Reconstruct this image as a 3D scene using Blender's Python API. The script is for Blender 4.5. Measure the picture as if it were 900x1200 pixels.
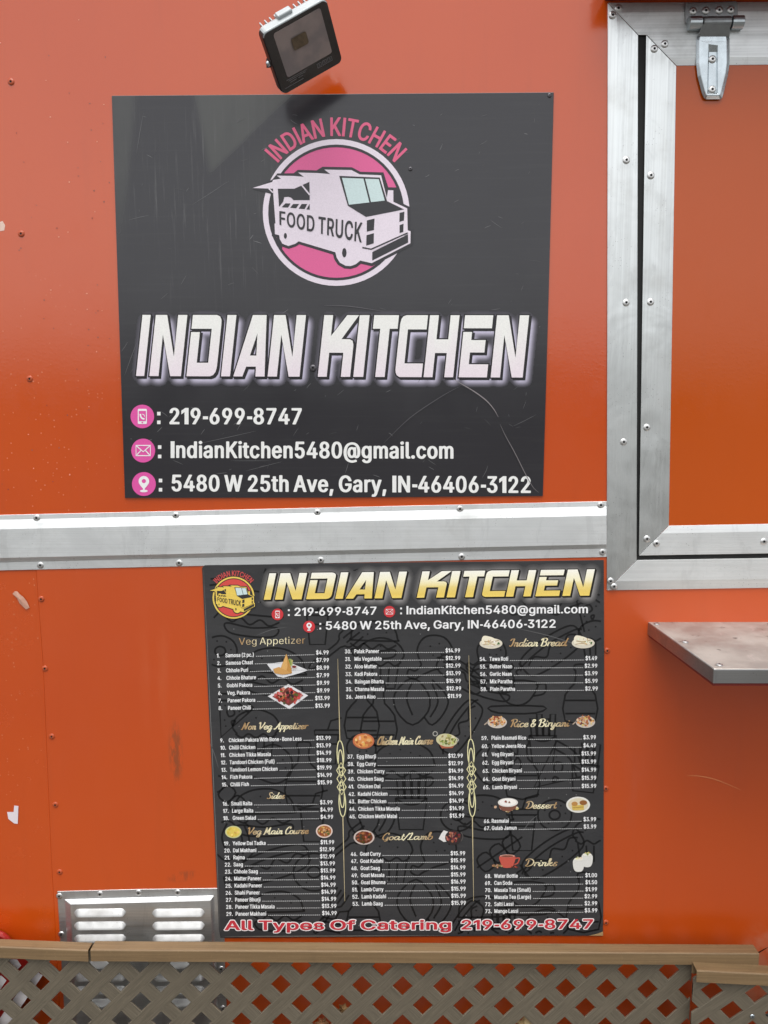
import bpy, bmesh, math, random
import numpy as np
from mathutils import Vector, Matrix
from mathutils.geometry import tessellate_polygon

for _o in list(bpy.data.objects):
    bpy.data.objects.remove(_o)
sc = bpy.context.scene
COL = sc.collection
R_ = math.radians

# ---------------------------------------------------------------- camera
CAM_D, CAM_H, FPX = 1.81, 1.65, 906.0
PITCH, YAW, ROLL = -math.atan(120 / FPX), math.atan(15 / FPX), R_(-0.3)
cam_rot = (Matrix.Rotation(YAW, 3, 'Z') @ Matrix.Rotation(math.pi / 2 + PITCH, 3, 'X') @ Matrix.Rotation(ROLL, 3, 'Z'))
cd = bpy.data.cameras.new('camera')
cam = bpy.data.objects.new('camera', cd)
COL.objects.link(cam)
cam.matrix_world = Matrix.Translation((0, -CAM_D, CAM_H)) @ cam_rot.to_4x4()
cd.sensor_fit = 'VERTICAL'
cd.sensor_height = 24.0
cd.lens = 24.0 * FPX / 1200.0
cd.clip_start = 0.02
cd.clip_end = 2000
sc.camera = cam

# ---------------------------------------------------------------- sky, sun, exposure
SUN_EL, SUN_AZ = 70.0, 184.0          # azimuth clockwise from +Y; the truck side faces -Y
world = bpy.data.worlds.new('World')
sc.world = world
world.use_nodes = True
wn, wl = world.node_tree.nodes, world.node_tree.links
bg = wn['Background']
sky = wn.new('ShaderNodeTexSky')
sky.sky_type = 'NISHITA'
sky.sun_disc = False
sky.sun_elevation = R_(SUN_EL)
sky.sun_rotation = R_(SUN_AZ)
sky.air_density = 1.0
sky.dust_density = 3.0
sky.ozone_density = 1.0
hs = wn.new('ShaderNodeHueSaturation')
hs.inputs['Saturation'].default_value = 0.12
wl.new(sky.outputs[0], hs.inputs['Color'])
wl.new(hs.outputs[0], bg.inputs['Color'])
bg.inputs['Strength'].default_value = 0.15
sl = bpy.data.lights.new('sun', 'SUN')
sl.energy = 1.35
sl.angle = R_(55)
sl.color = (1.0, 0.97, 0.93)
sun = bpy.data.objects.new('sun', sl)
COL.objects.link(sun)
_d = Vector((math.sin(R_(SUN_AZ)) * math.cos(R_(SUN_EL)), math.cos(R_(SUN_AZ)) * math.cos(R_(SUN_EL)), math.sin(R_(SUN_EL))))
sun.rotation_euler = _d.to_track_quat('Z', 'Y').to_euler()
sc.view_settings.view_transform = 'Standard'
sc.view_settings.look = 'None'
sc.view_settings.gamma = 1.0
sc.view_settings.use_curve_mapping = False
sc.view_settings.exposure = 0.62
sc.cycles.max_bounces = 8

# ---------------------------------------------------------------- helpers
def W(px, py, d=0.0):
    """Point of the plane y = -d (d metres in front of the truck side) measured on the survey grid."""
    r = cam_rot @ Vector(((px - 450) / FPX, -(py - 600) / FPX, -1.0))
    t = (CAM_D - d) / r.y
    return Vector((0, -CAM_D, CAM_H)) + r * t

def lin(r, g=None, b=None):
    if g is None: r, g, b = r
    f = lambda c: (c / 255) / 12.92 if c / 255 <= 0.04045 else ((c / 255 + 0.055) / 1.055) ** 2.4
    return (f(r), f(g), f(b), 1.0)

class Mesh:
    """collects faces, builds ONE mesh object"""
    def __init__(self): self.v, self.f, self.c, self.m, self.uv = [], [], [], [], []
    def face(self, pts, col=None, mat=0, uv=None):
        b = len(self.v)
        self.v += [tuple(p) for p in pts]
        self.f.append(list(range(b, b + len(pts))))
        self.c.append([col] * len(pts)); self.m.append(mat)
        self.uv.append(uv or [(0, 0)] * len(pts))
    def add(self, vs, fs, col=None, mat=0, cols=None):
        b = len(self.v)
        self.v += [tuple(p) for p in vs]
        for f in fs:
            self.f.append([b + i for i in f])
            self.c.append([cols[i] if cols else col for i in f]); self.m.append(mat)
            self.uv.append([(0, 0)] * len(f))
    def box(self, lo, hi, mat=0, M=None):
        x0, y0, z0 = lo; x1, y1, z1 = hi
        vs = [Vector(p) for p in ((x0, y0, z0), (x1, y0, z0), (x1, y1, z0), (x0, y1, z0), (x0, y0, z1), (x1, y0, z1), (x1, y1, z1), (x0, y1, z1))]
        if M is not None: vs = [M @ p for p in vs]
        self.add(vs, [(3, 2, 1, 0), (4, 5, 6, 7), (0, 1, 5, 4), (1, 2, 6, 5), (2, 3, 7, 6), (3, 0, 4, 7)], mat=mat)
    def prism(self, front, back, mat=0):
        """front / back: matching rings of points"""
        n = len(front)
        self.add(list(front) + list(back), [list(range(n)), list(range(2 * n - 1, n - 1, -1))] + [[(i + 1) % n, i, n + i, n + (i + 1) % n] for i in range(n)], mat=mat)
    def lathe(self, prof, M, n=20, mat=0, mats=None):
        vs, fs, ms = [], [], []
        for r, h in prof:
            for k in range(n):
                a = 2 * math.pi * k / n
                vs.append(M @ Vector((r * math.cos(a), r * math.sin(a), h)))
        b = len(self.v); self.v += [tuple(p) for p in vs]
        for i in range(len(prof) - 1):
            for k in range(n):
                self.f.append([b + i * n + k, b + i * n + (k + 1) % n, b + (i + 1) * n + (k + 1) % n, b + (i + 1) * n + k])
                self.c.append([None] * 4); self.m.append(mats[i] if mats else mat); self.uv.append([(0, 0)] * 4)
    def build(self, name, mats, parent=None, smooth=False, bevel=0, weld=False, seg=1):
        me = bpy.data.meshes.new(name)
        me.from_pydata(self.v, [], self.f)
        if not isinstance(mats, (list, tuple)): mats = [mats]
        for m in mats: me.materials.append(m)
        me.polygons.foreach_set('material_index', self.m)
        if any(c and c[0] is not None for c in self.c):
            a = me.color_attributes.new('Col', 'FLOAT_COLOR', 'CORNER')
            a.data.foreach_set('color', [x for f in self.c for c in f for x in (c or (0, 0, 0, 1))])
        if any(u[0] != (0, 0) or u[-1] != (0, 0) for u in self.uv):
            l = me.uv_layers.new(name='UVMap')
            l.data.foreach_set('uv', [x for f in self.uv for p in f for x in p])
        if weld or bevel:
            bm = bmesh.new(); bm.from_mesh(me)
            bmesh.ops.remove_doubles(bm, verts=bm.verts, dist=1e-5)
            bmesh.ops.recalc_face_normals(bm, faces=bm.faces)
            bm.to_mesh(me); bm.free()
        if smooth: me.polygons.foreach_set('use_smooth', [True] * len(me.polygons))
        me.update()
        o = bpy.data.objects.new(name, me)
        COL.objects.link(o)
        if parent: attach(o, parent)
        if bevel:
            md = o.modifiers.new('bevel', 'BEVEL'); md.width = bevel; md.segments = seg; md.limit_method = 'ANGLE'; md.angle_limit = R_(30)
        return o

def world_of(o):
    if o is None: return Matrix.Identity(4)
    B = Matrix.LocRotScale(o.location, o.rotation_euler, o.scale)
    return world_of(o.parent) @ o.matrix_parent_inverse @ B if o.parent else B

def attach(o, p):
    o.parent = p
    o.matrix_parent_inverse = world_of(p).inverted()

def tag(o, label=None, cat=None, group=None, kind=None):
    if label: o['label'] = label
    if cat: o['category'] = cat
    if group: o['group'] = group
    if kind: o['kind'] = kind
    return o

def empty(name, loc, label, cat, group=None):
    o = bpy.data.objects.new(name, None)
    o.empty_display_size = 0.1
    COL.objects.link(o); o.location = loc
    return tag(o, label, cat, group)

# ---------------------------------------------------------------- node material helpers
class Mat:
    def __init__(self, name, **kw):
        self.m = bpy.data.materials.new(name); self.m.use_nodes = True
        self.n, self.l = self.m.node_tree.nodes, self.m.node_tree.links
        self.p = self.n['Principled BSDF']
        for k, v in kw.items(): self.p.inputs[k.replace('_', ' ')].default_value = v
        self.co = None
    def coord(self, kind='Object'):
        if self.co is None:
            self.co = self.n.new('ShaderNodeNewGeometry').outputs['Position'] if kind == 'pos' else self.n.new('ShaderNodeTexCoord').outputs[kind]
        return self.co
    def mapping(self, src, scale=(1, 1, 1), loc=(0, 0, 0), rot=(0, 0, 0)):
        a = self.n.new('ShaderNodeMapping'); a.inputs['Scale'].default_value = scale; a.inputs['Location'].default_value = loc; a.inputs['Rotation'].default_value = rot
        self.l.new(src, a.inputs['Vector']); return a.outputs[0]
    def noise(self, vec, scale, detail=4, rough=.55, dist=0):
        a = self.n.new('ShaderNodeTexNoise'); a.inputs['Scale'].default_value = scale; a.inputs['Detail'].default_value = detail
        a.inputs['Roughness'].default_value = rough; a.inputs['Distortion'].default_value = dist
        self.l.new(vec, a.inputs['Vector']); return a.outputs['Fac']
    def voro(self, vec, scale, out='Distance', rnd=1):
        a = self.n.new('ShaderNodeTexVoronoi'); a.inputs['Scale'].default_value = scale; a.inputs['Randomness'].default_value = rnd
        self.l.new(vec, a.inputs['Vector']); return a.outputs[out]
    def ramp(self, f, a, b, ca=0., cb=1.):
        r = self.n.new('ShaderNodeMapRange'); r.interpolation_type = 'SMOOTHSTEP'
        for k, v in zip(('From Min', 'From Max', 'To Min', 'To Max'), (a, b, ca, cb)): r.inputs[k].default_value = v
        self.l.new(f, r.inputs['Value']); return r.outputs[0]
    def math(self, op, a, b=None):
        r = self.n.new('ShaderNodeMath'); r.operation = op
        for i, x in enumerate((a, b)):
            if x is None: continue
            if isinstance(x, (int, float)): r.inputs[i].default_value = x
            else: self.l.new(x, r.inputs[i])
        return r.outputs[0]
    def mix(self, f, a, b, blend='MIX'):
        r = self.n.new('ShaderNodeMix'); r.data_type = 'RGBA'; r.blend_type = blend
        for s, x in ((r.inputs[0], f), (r.inputs[6], a), (r.inputs[7], b)):
            if isinstance(x, (int, float)): s.default_value = x
            elif isinstance(x, tuple): s.default_value = x
            else: self.l.new(x, s)
        return r.outputs[2]
    def half(self, a, b, soft):
        """soft half plane on the truck side: 1 on the left of the direction a -> b (seen from the street), 0 on the right"""
        d = (b - a).normalized(); n = Vector((-d.z, 0, d.x))
        g = self.n.new('ShaderNodeVectorMath'); g.operation = 'DOT_PRODUCT'; g.inputs[1].default_value = n
        s = self.n.new('ShaderNodeVectorMath'); s.operation = 'SUBTRACT'; s.inputs[1].default_value = a
        self.l.new(self.coord('pos'), s.inputs[0]); self.l.new(s.outputs[0], g.inputs[0])
        return self.ramp(g.outputs['Value'], -soft, soft)
    def set(self, k, v):
        if isinstance(v, (int, float, tuple)): self.p.inputs[k].default_value = v
        else: self.l.new(v, self.p.inputs[k])
    def bump(self, h, strength, dist, prev=None):
        b = self.n.new('ShaderNodeBump'); b.inputs['Strength'].default_value = strength; b.inputs['Distance'].default_value = dist
        self.l.new(h, b.inputs['Height'])
        if prev is not None: self.l.new(prev, b.inputs['Normal'])
        return b.outputs[0]
    def ell(self, c, rx, rz, soft=.5, rot=0):
        """mask of an ellipse on the truck side: 1 inside, 0 outside (world x, z)"""
        v = self.mapping(self.coord('pos'), (1, 0, 1), (-c[0], 0, -c[2]))
        v = self.mapping(v, (1 / rx, 0, 1 / rz), (0, 0, 0), (0, rot, 0)) if not rot else self.mapping(self.mapping(v, (1, 1, 1), (0, 0, 0), (0, rot, 0)), (1 / rx, 0, 1 / rz))
        g = self.n.new('ShaderNodeVectorMath'); g.operation = 'LENGTH'; self.l.new(v, g.inputs[0])
        return self.ramp(g.outputs['Value'], 1.0, 1.0 - soft)

# ---------------------------------------------------------------- materials
def orange_paint(name, textured, spec=1.0, tint=None, rough=.0):
    M = Mat(name, Roughness=0.1)
    M.p.inputs['Specular IOR Level'].default_value = spec
    P = M.coord('pos')
    base = lin(193, 75, 12)
    c = M.mix(M.ramp(M.noise(P, 1.3, 3), .35, .7), base, lin(188, 70, 12))
    c = M.mix(M.math('MULTIPLY', M.ramp(M.noise(M.mapping(P, (14, 1, 1.2)), 2.0, 4), .52, .8), .22), c, lin(172, 68, 18))
    if tint: c = M.mix(tint[0], c, tint[1])
    # rubbed and dirty spots that stay where they are
    n1 = M.noise(M.mapping(P, (60, 1, 16)), 1.6, 5, .7)
    s1 = M.math('MULTIPLY', M.math('MULTIPLY', M.ell(W(206, 882), .022, .10, .6), M.ramp(n1, .40, .56)), .75)
    c = M.mix(s1, c, lin(126, 66, 32))
    s2 = M.math('MULTIPLY', M.math('MULTIPLY', M.ell(W(214, 1027), .05, .018, .6, .2), M.ramp(n1, .4, .6)), .6)
    c = M.mix(s2, c, lin(130, 64, 36))
    n2 = M.noise(P, 16, 5, .65)
    s3 = M.math('MULTIPLY', M.math('MULTIPLY', M.ell(W(893, 1140), .1, .17, .7), M.ramp(n2, .3, .62)), .75)
    c = M.mix(s3, c, lin(190, 120, 92))
    s4 = M.math('MULTIPLY', M.math('MULTIPLY', M.ell(W(742, 940), .05, .6, .9), M.ramp(M.noise(M.mapping(P, (12, 1, 2)), 2.2, 4), .4, .7)), .3)
    c = M.mix(s4, c, lin(186, 84, 52))
    s5 = M.math('MULTIPLY', M.math('MULTIPLY', M.ell(W(185, 800), .06, .3, .9), M.ramp(M.noise(M.mapping(P, (9, 1, 1.5)), 2.2, 3), .45, .7)), .3)
    c = M.mix(s5, c, lin(196, 96, 52))
    # fine specks of dust
    vd = M.voro(P, 95)
    vc = M.n.new('ShaderNodeTexVoronoi'); vc.inputs['Scale'].default_value = 95; M.l.new(P, vc.inputs['Vector'])
    sep = M.n.new('ShaderNodeSeparateColor'); M.l.new(vc.outputs['Color'], sep.inputs[0])
    zone = M.ell(W(10, 640), .26, 1.0, .7) if textured else M.ell(W(40, 500), .3, .5, .8)
    spk = M.math('MULTIPLY', M.math('MULTIPLY', M.ramp(vd, .22, .1), M.ramp(sep.outputs[0], .72, .8)), zone)
    c = M.mix(M.math('MULTIPLY', spk, .45), c, lin(222, 150, 110))
    M.set('Base Color', c)
    rg = M.math('ADD', M.ramp(M.noise(P, 7, 4), .3, .8, .12 + rough, .19 + rough), M.math('MULTIPLY', M.ramp(n2, .5, .75), .05))
    M.set('Roughness', rg)
    b = M.bump(M.noise(P, 1.6, 1), .05, .02)
    b = M.bump(M.noise(P, 130, 2), .06 if not textured else .10, .0012, b)
    b = M.bump(M.ramp(M.voro(P, 120), .35, .0), .1, .0006, b)
    M.l.new(b, M.p.inputs['Normal'])
    return M.m

def brushed_metal(name, col, rough, direction, dirt=.25, bump=.12):
    M = Mat(name, Metallic=1.0)
    P = M.coord('pos')
    sc_ = {'x': (1.5, 60, 260), 'z': (260, 60, 1.5), 'none': (40, 40, 40)}[direction]
    st = M.noise(M.mapping(P, sc_), 1.0, 3, .6)
    cl = M.noise(P, 9, 5, .6)
    c = M.mix(M.ramp(st, .3, .7), col, tuple(x * .88 for x in col[:3]) + (1,))
    c = M.mix(M.math('MULTIPLY', M.ramp(cl, .5, .75), dirt), c, lin(150, 148, 142))
    scr = M.math('MULTIPLY', M.ramp(M.noise(M.mapping(P, (30, 30, 420), rot=(0, .7, 0)), 1.0, 2), .66, .74), M.ramp(M.noise(P, 6, 2), .48, .62))
    c = M.mix(M.math('MULTIPLY', scr, .35), c, lin(236, 236, 232))
    smear = M.math('MULTIPLY', M.ramp(M.noise(M.mapping(P, (16, 16, 5)), 1.0, 6, .7, 1.2), .54, .62), .3)
    c = M.mix(smear, c, tuple(x * .72 for x in col[:3]) + (1,))
    pit = M.math('MULTIPLY', M.ramp(M.voro(P, 150), .16, .06), M.ramp(M.noise(P, 11, 2), .5, .62))
    c = M.mix(M.math('MULTIPLY', pit, .7), c, lin(90, 88, 84))
    M.set('Base Color', c)
    M.set('Roughness', M.math('ADD', M.ramp(st, .3, .7, rough, rough + .08), M.math('MULTIPLY', M.ramp(cl, .4, .75), .14)))
    b = M.bump(st, bump, .0006)
    b = M.bump(M.noise(P, 5, 3, dist=.8), .16, .012, b)
    if direction == 'z':        # the dinged spot round a rivet of the hatch frame
        for px, py, r in ((760, 505, .04),):
            b = M.bump(M.math('MULTIPLY', M.ell(W(px, py), r, r * 1.4, 1.0), -1.0), .22, .005, b)
    M.l.new(b, M.p.inputs['Normal'])
    return M.m

def ink(name, rough, spec=.5, dusty=False):
    M = Mat(name, Roughness=rough)
    M.p.inputs['Specular IOR Level'].default_value = spec
    a = M.n.new('ShaderNodeVertexColor'); a.layer_name = 'Col'
    P = M.coord('pos')
    c = M.mix(M.math('MULTIPLY', M.ramp(M.noise(P, 420, 2), .35, .7), .1), a.outputs['Color'], lin(120, 118, 120), 'MULTIPLY')
    M.set('Base Color', c)
    b = M.bump(M.noise(P, 2.5, 1), .08, .02)
    M.l.new(b, M.p.inputs['Normal'])
    return M.m

def sign_panel_mat():
    M = Mat('black_laminate'); M.p.inputs['Specular IOR Level'].default_value = .6; P = M.coord('pos')
    base = lin(44, 43, 47)
    st = M.noise(M.mapping(P, (3, 1, 90)), 1.5, 4)
    c = M.mix(M.math('MULTIPLY', M.ramp(st, .5, .75), .35), base, lin(56, 56, 58))
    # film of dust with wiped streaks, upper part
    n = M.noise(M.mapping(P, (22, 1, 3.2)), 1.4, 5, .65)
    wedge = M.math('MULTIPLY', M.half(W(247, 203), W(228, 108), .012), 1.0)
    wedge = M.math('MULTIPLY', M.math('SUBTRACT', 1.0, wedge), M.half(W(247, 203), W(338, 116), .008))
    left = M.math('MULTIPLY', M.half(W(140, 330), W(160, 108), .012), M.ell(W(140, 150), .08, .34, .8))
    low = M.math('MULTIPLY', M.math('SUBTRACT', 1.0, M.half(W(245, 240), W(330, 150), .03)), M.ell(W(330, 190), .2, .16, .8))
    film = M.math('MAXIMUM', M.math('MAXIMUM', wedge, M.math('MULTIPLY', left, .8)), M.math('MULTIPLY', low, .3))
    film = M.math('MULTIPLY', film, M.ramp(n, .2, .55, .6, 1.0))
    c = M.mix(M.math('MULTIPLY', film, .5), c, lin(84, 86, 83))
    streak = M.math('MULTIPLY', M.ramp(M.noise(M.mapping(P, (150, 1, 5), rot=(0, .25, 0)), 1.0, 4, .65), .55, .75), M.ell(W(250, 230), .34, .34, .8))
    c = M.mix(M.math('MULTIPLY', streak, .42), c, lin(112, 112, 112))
    M.set('Base Color', c)
    M.set('Roughness', M.math('ADD', M.ramp(M.noise(P, 6, 4), .3, .8, .16, .24), M.math('MULTIPLY', film, .25)))
    b = M.bump(M.noise(P, 2.2, 1), .1, .02)
    b = M.bump(M.noise(M.mapping(P, (20, 1, 300)), 1.0, 2), .04, .0005, b)
    M.l.new(b, M.p.inputs['Normal'])
    return M.m

def banner_mat():
    M = Mat('printed_banner'); P = M.coord('pos')
    c = M.mix(M.ramp(M.noise(P, 5, 3), .3, .7), lin(58, 58, 59), lin(52, 52, 54))
    c = M.mix(M.math('MULTIPLY', M.ramp(M.noise(M.mapping(P, (8, 1, 60)), 2.0, 4), .55, .78), .2), c, lin(84, 83, 82))
    M.set('Base Color', c); M.set('Roughness', M.ramp(M.noise(P, 9, 4), .3, .7, .34, .48))
    b = M.bump(M.noise(P, 4, 2), .14, .02)
    b = M.bump(M.noise(M.mapping(P, (7, 1, 16), rot=(0, .5, 0)), 1.6, 2, dist=.6), .10, .012, b)
    M.l.new(b, M.p.inputs['Normal'])
    return M.m

def plastic_wood(name, c1, c2, use_uv):
    M = Mat(name, Roughness=.55)
    if use_uv:
        P = M.coord('UV'); g = M.noise(M.mapping(P, (14, 520, 1)), 1.0, 3, .6, .4)
    else:
        P = M.coord('pos'); g = M.noise(M.mapping(P, (5, 200, 200)), 1.0, 3, .6)
    c = M.mix(M.ramp(g, .35, .65), c1, c2)
    if use_uv: c = M.mix(M.math('MULTIPLY', M.ramp(g, .56, .72), .4), c, tuple(x * .45 for x in c1[:3]) + (1,))
    Q = M.n.new('ShaderNodeNewGeometry').outputs['Position']
    c = M.mix(M.math('MULTIPLY', M.ramp(M.noise(Q, 14, 5, .65), .5, .75), .35), c, tuple(x * .6 for x in c1[:3]) + (1,))
    c = M.mix(M.math('MULTIPLY', M.ramp(M.noise(Q, 300, 2), .62, .72), .25), c, tuple(min(1, x * 1.7) for x in c1[:3]) + (1,))
    M.set('Base Color', c)
    M.l.new(M.bump(g, .5 if use_uv else .15, .0012), M.p.inputs['Normal'])
    return M.m

def plain(name, col, rough=.5, metal=0., noise=.15, scale=30, bump=0.):
    M = Mat(name, Roughness=rough, Metallic=metal); P = M.coord('pos')
    n = M.noise(P, scale, 4)
    M.set('Base Color', M.mix(M.math('MULTIPLY', M.ramp(n, .35, .7), noise), col, tuple(x * .5 for x in col[:3]) + (1,)))
    if bump: M.l.new(M.bump(n, bump, .002), M.p.inputs['Normal'])
    return M.m

M_wall = orange_paint('orange_gloss_paint', False)
M_hatch = orange_paint('hatch_orange_paint', False, .55, (.55, lin(172, 80, 18)))
M_wall_low = orange_paint('orange_satin_paint', False, rough=.16)
M_wall_tex = orange_paint('orange_textured_paint', True, rough=.1)
M_alu_x = brushed_metal('brushed_aluminium_lengthwise', (.83, .85, .85, 1), .52, 'x')
M_alu_z = brushed_metal('brushed_aluminium_upright', (.76, .785, .78, 1), .28, 'z')
M_vent = brushed_metal('galvanised_sheet', (.74, .75, .75, 1), .38, 'x', .3)
M_louvre = brushed_metal('bright_louvre_metal', (.60, .60, .59, 1), .45, 'none', .35)
M_zinc = brushed_metal('zinc_plated_steel', (.60, .66, .69, 1), .2, 'none', .25)
M_zinc_dark = brushed_metal('dull_grey_steel', (.36, .38, .39, 1), .36, 'none', .3)
M_rivet = brushed_metal('rivet_aluminium', (.74, .74, .73, 1), .3, 'none', .2)
M_shelf = brushed_metal('shelf_steel', (.46, .46, .46, 1), .3, 'x', .8)
M_black = plain('recess_black', (.006, .006, .006, 1), .7)  # flat black, paints the shade inside holes, louvre slots and the hatch gap
M_rivet_orange = plain('painted_rivet', lin(176, 78, 42), .3)
M_ink_sign = ink('sign_ink', .26)
M_ink_menu = ink('banner_ink', .42, .4)
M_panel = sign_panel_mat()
M_banner = banner_mat()
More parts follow.
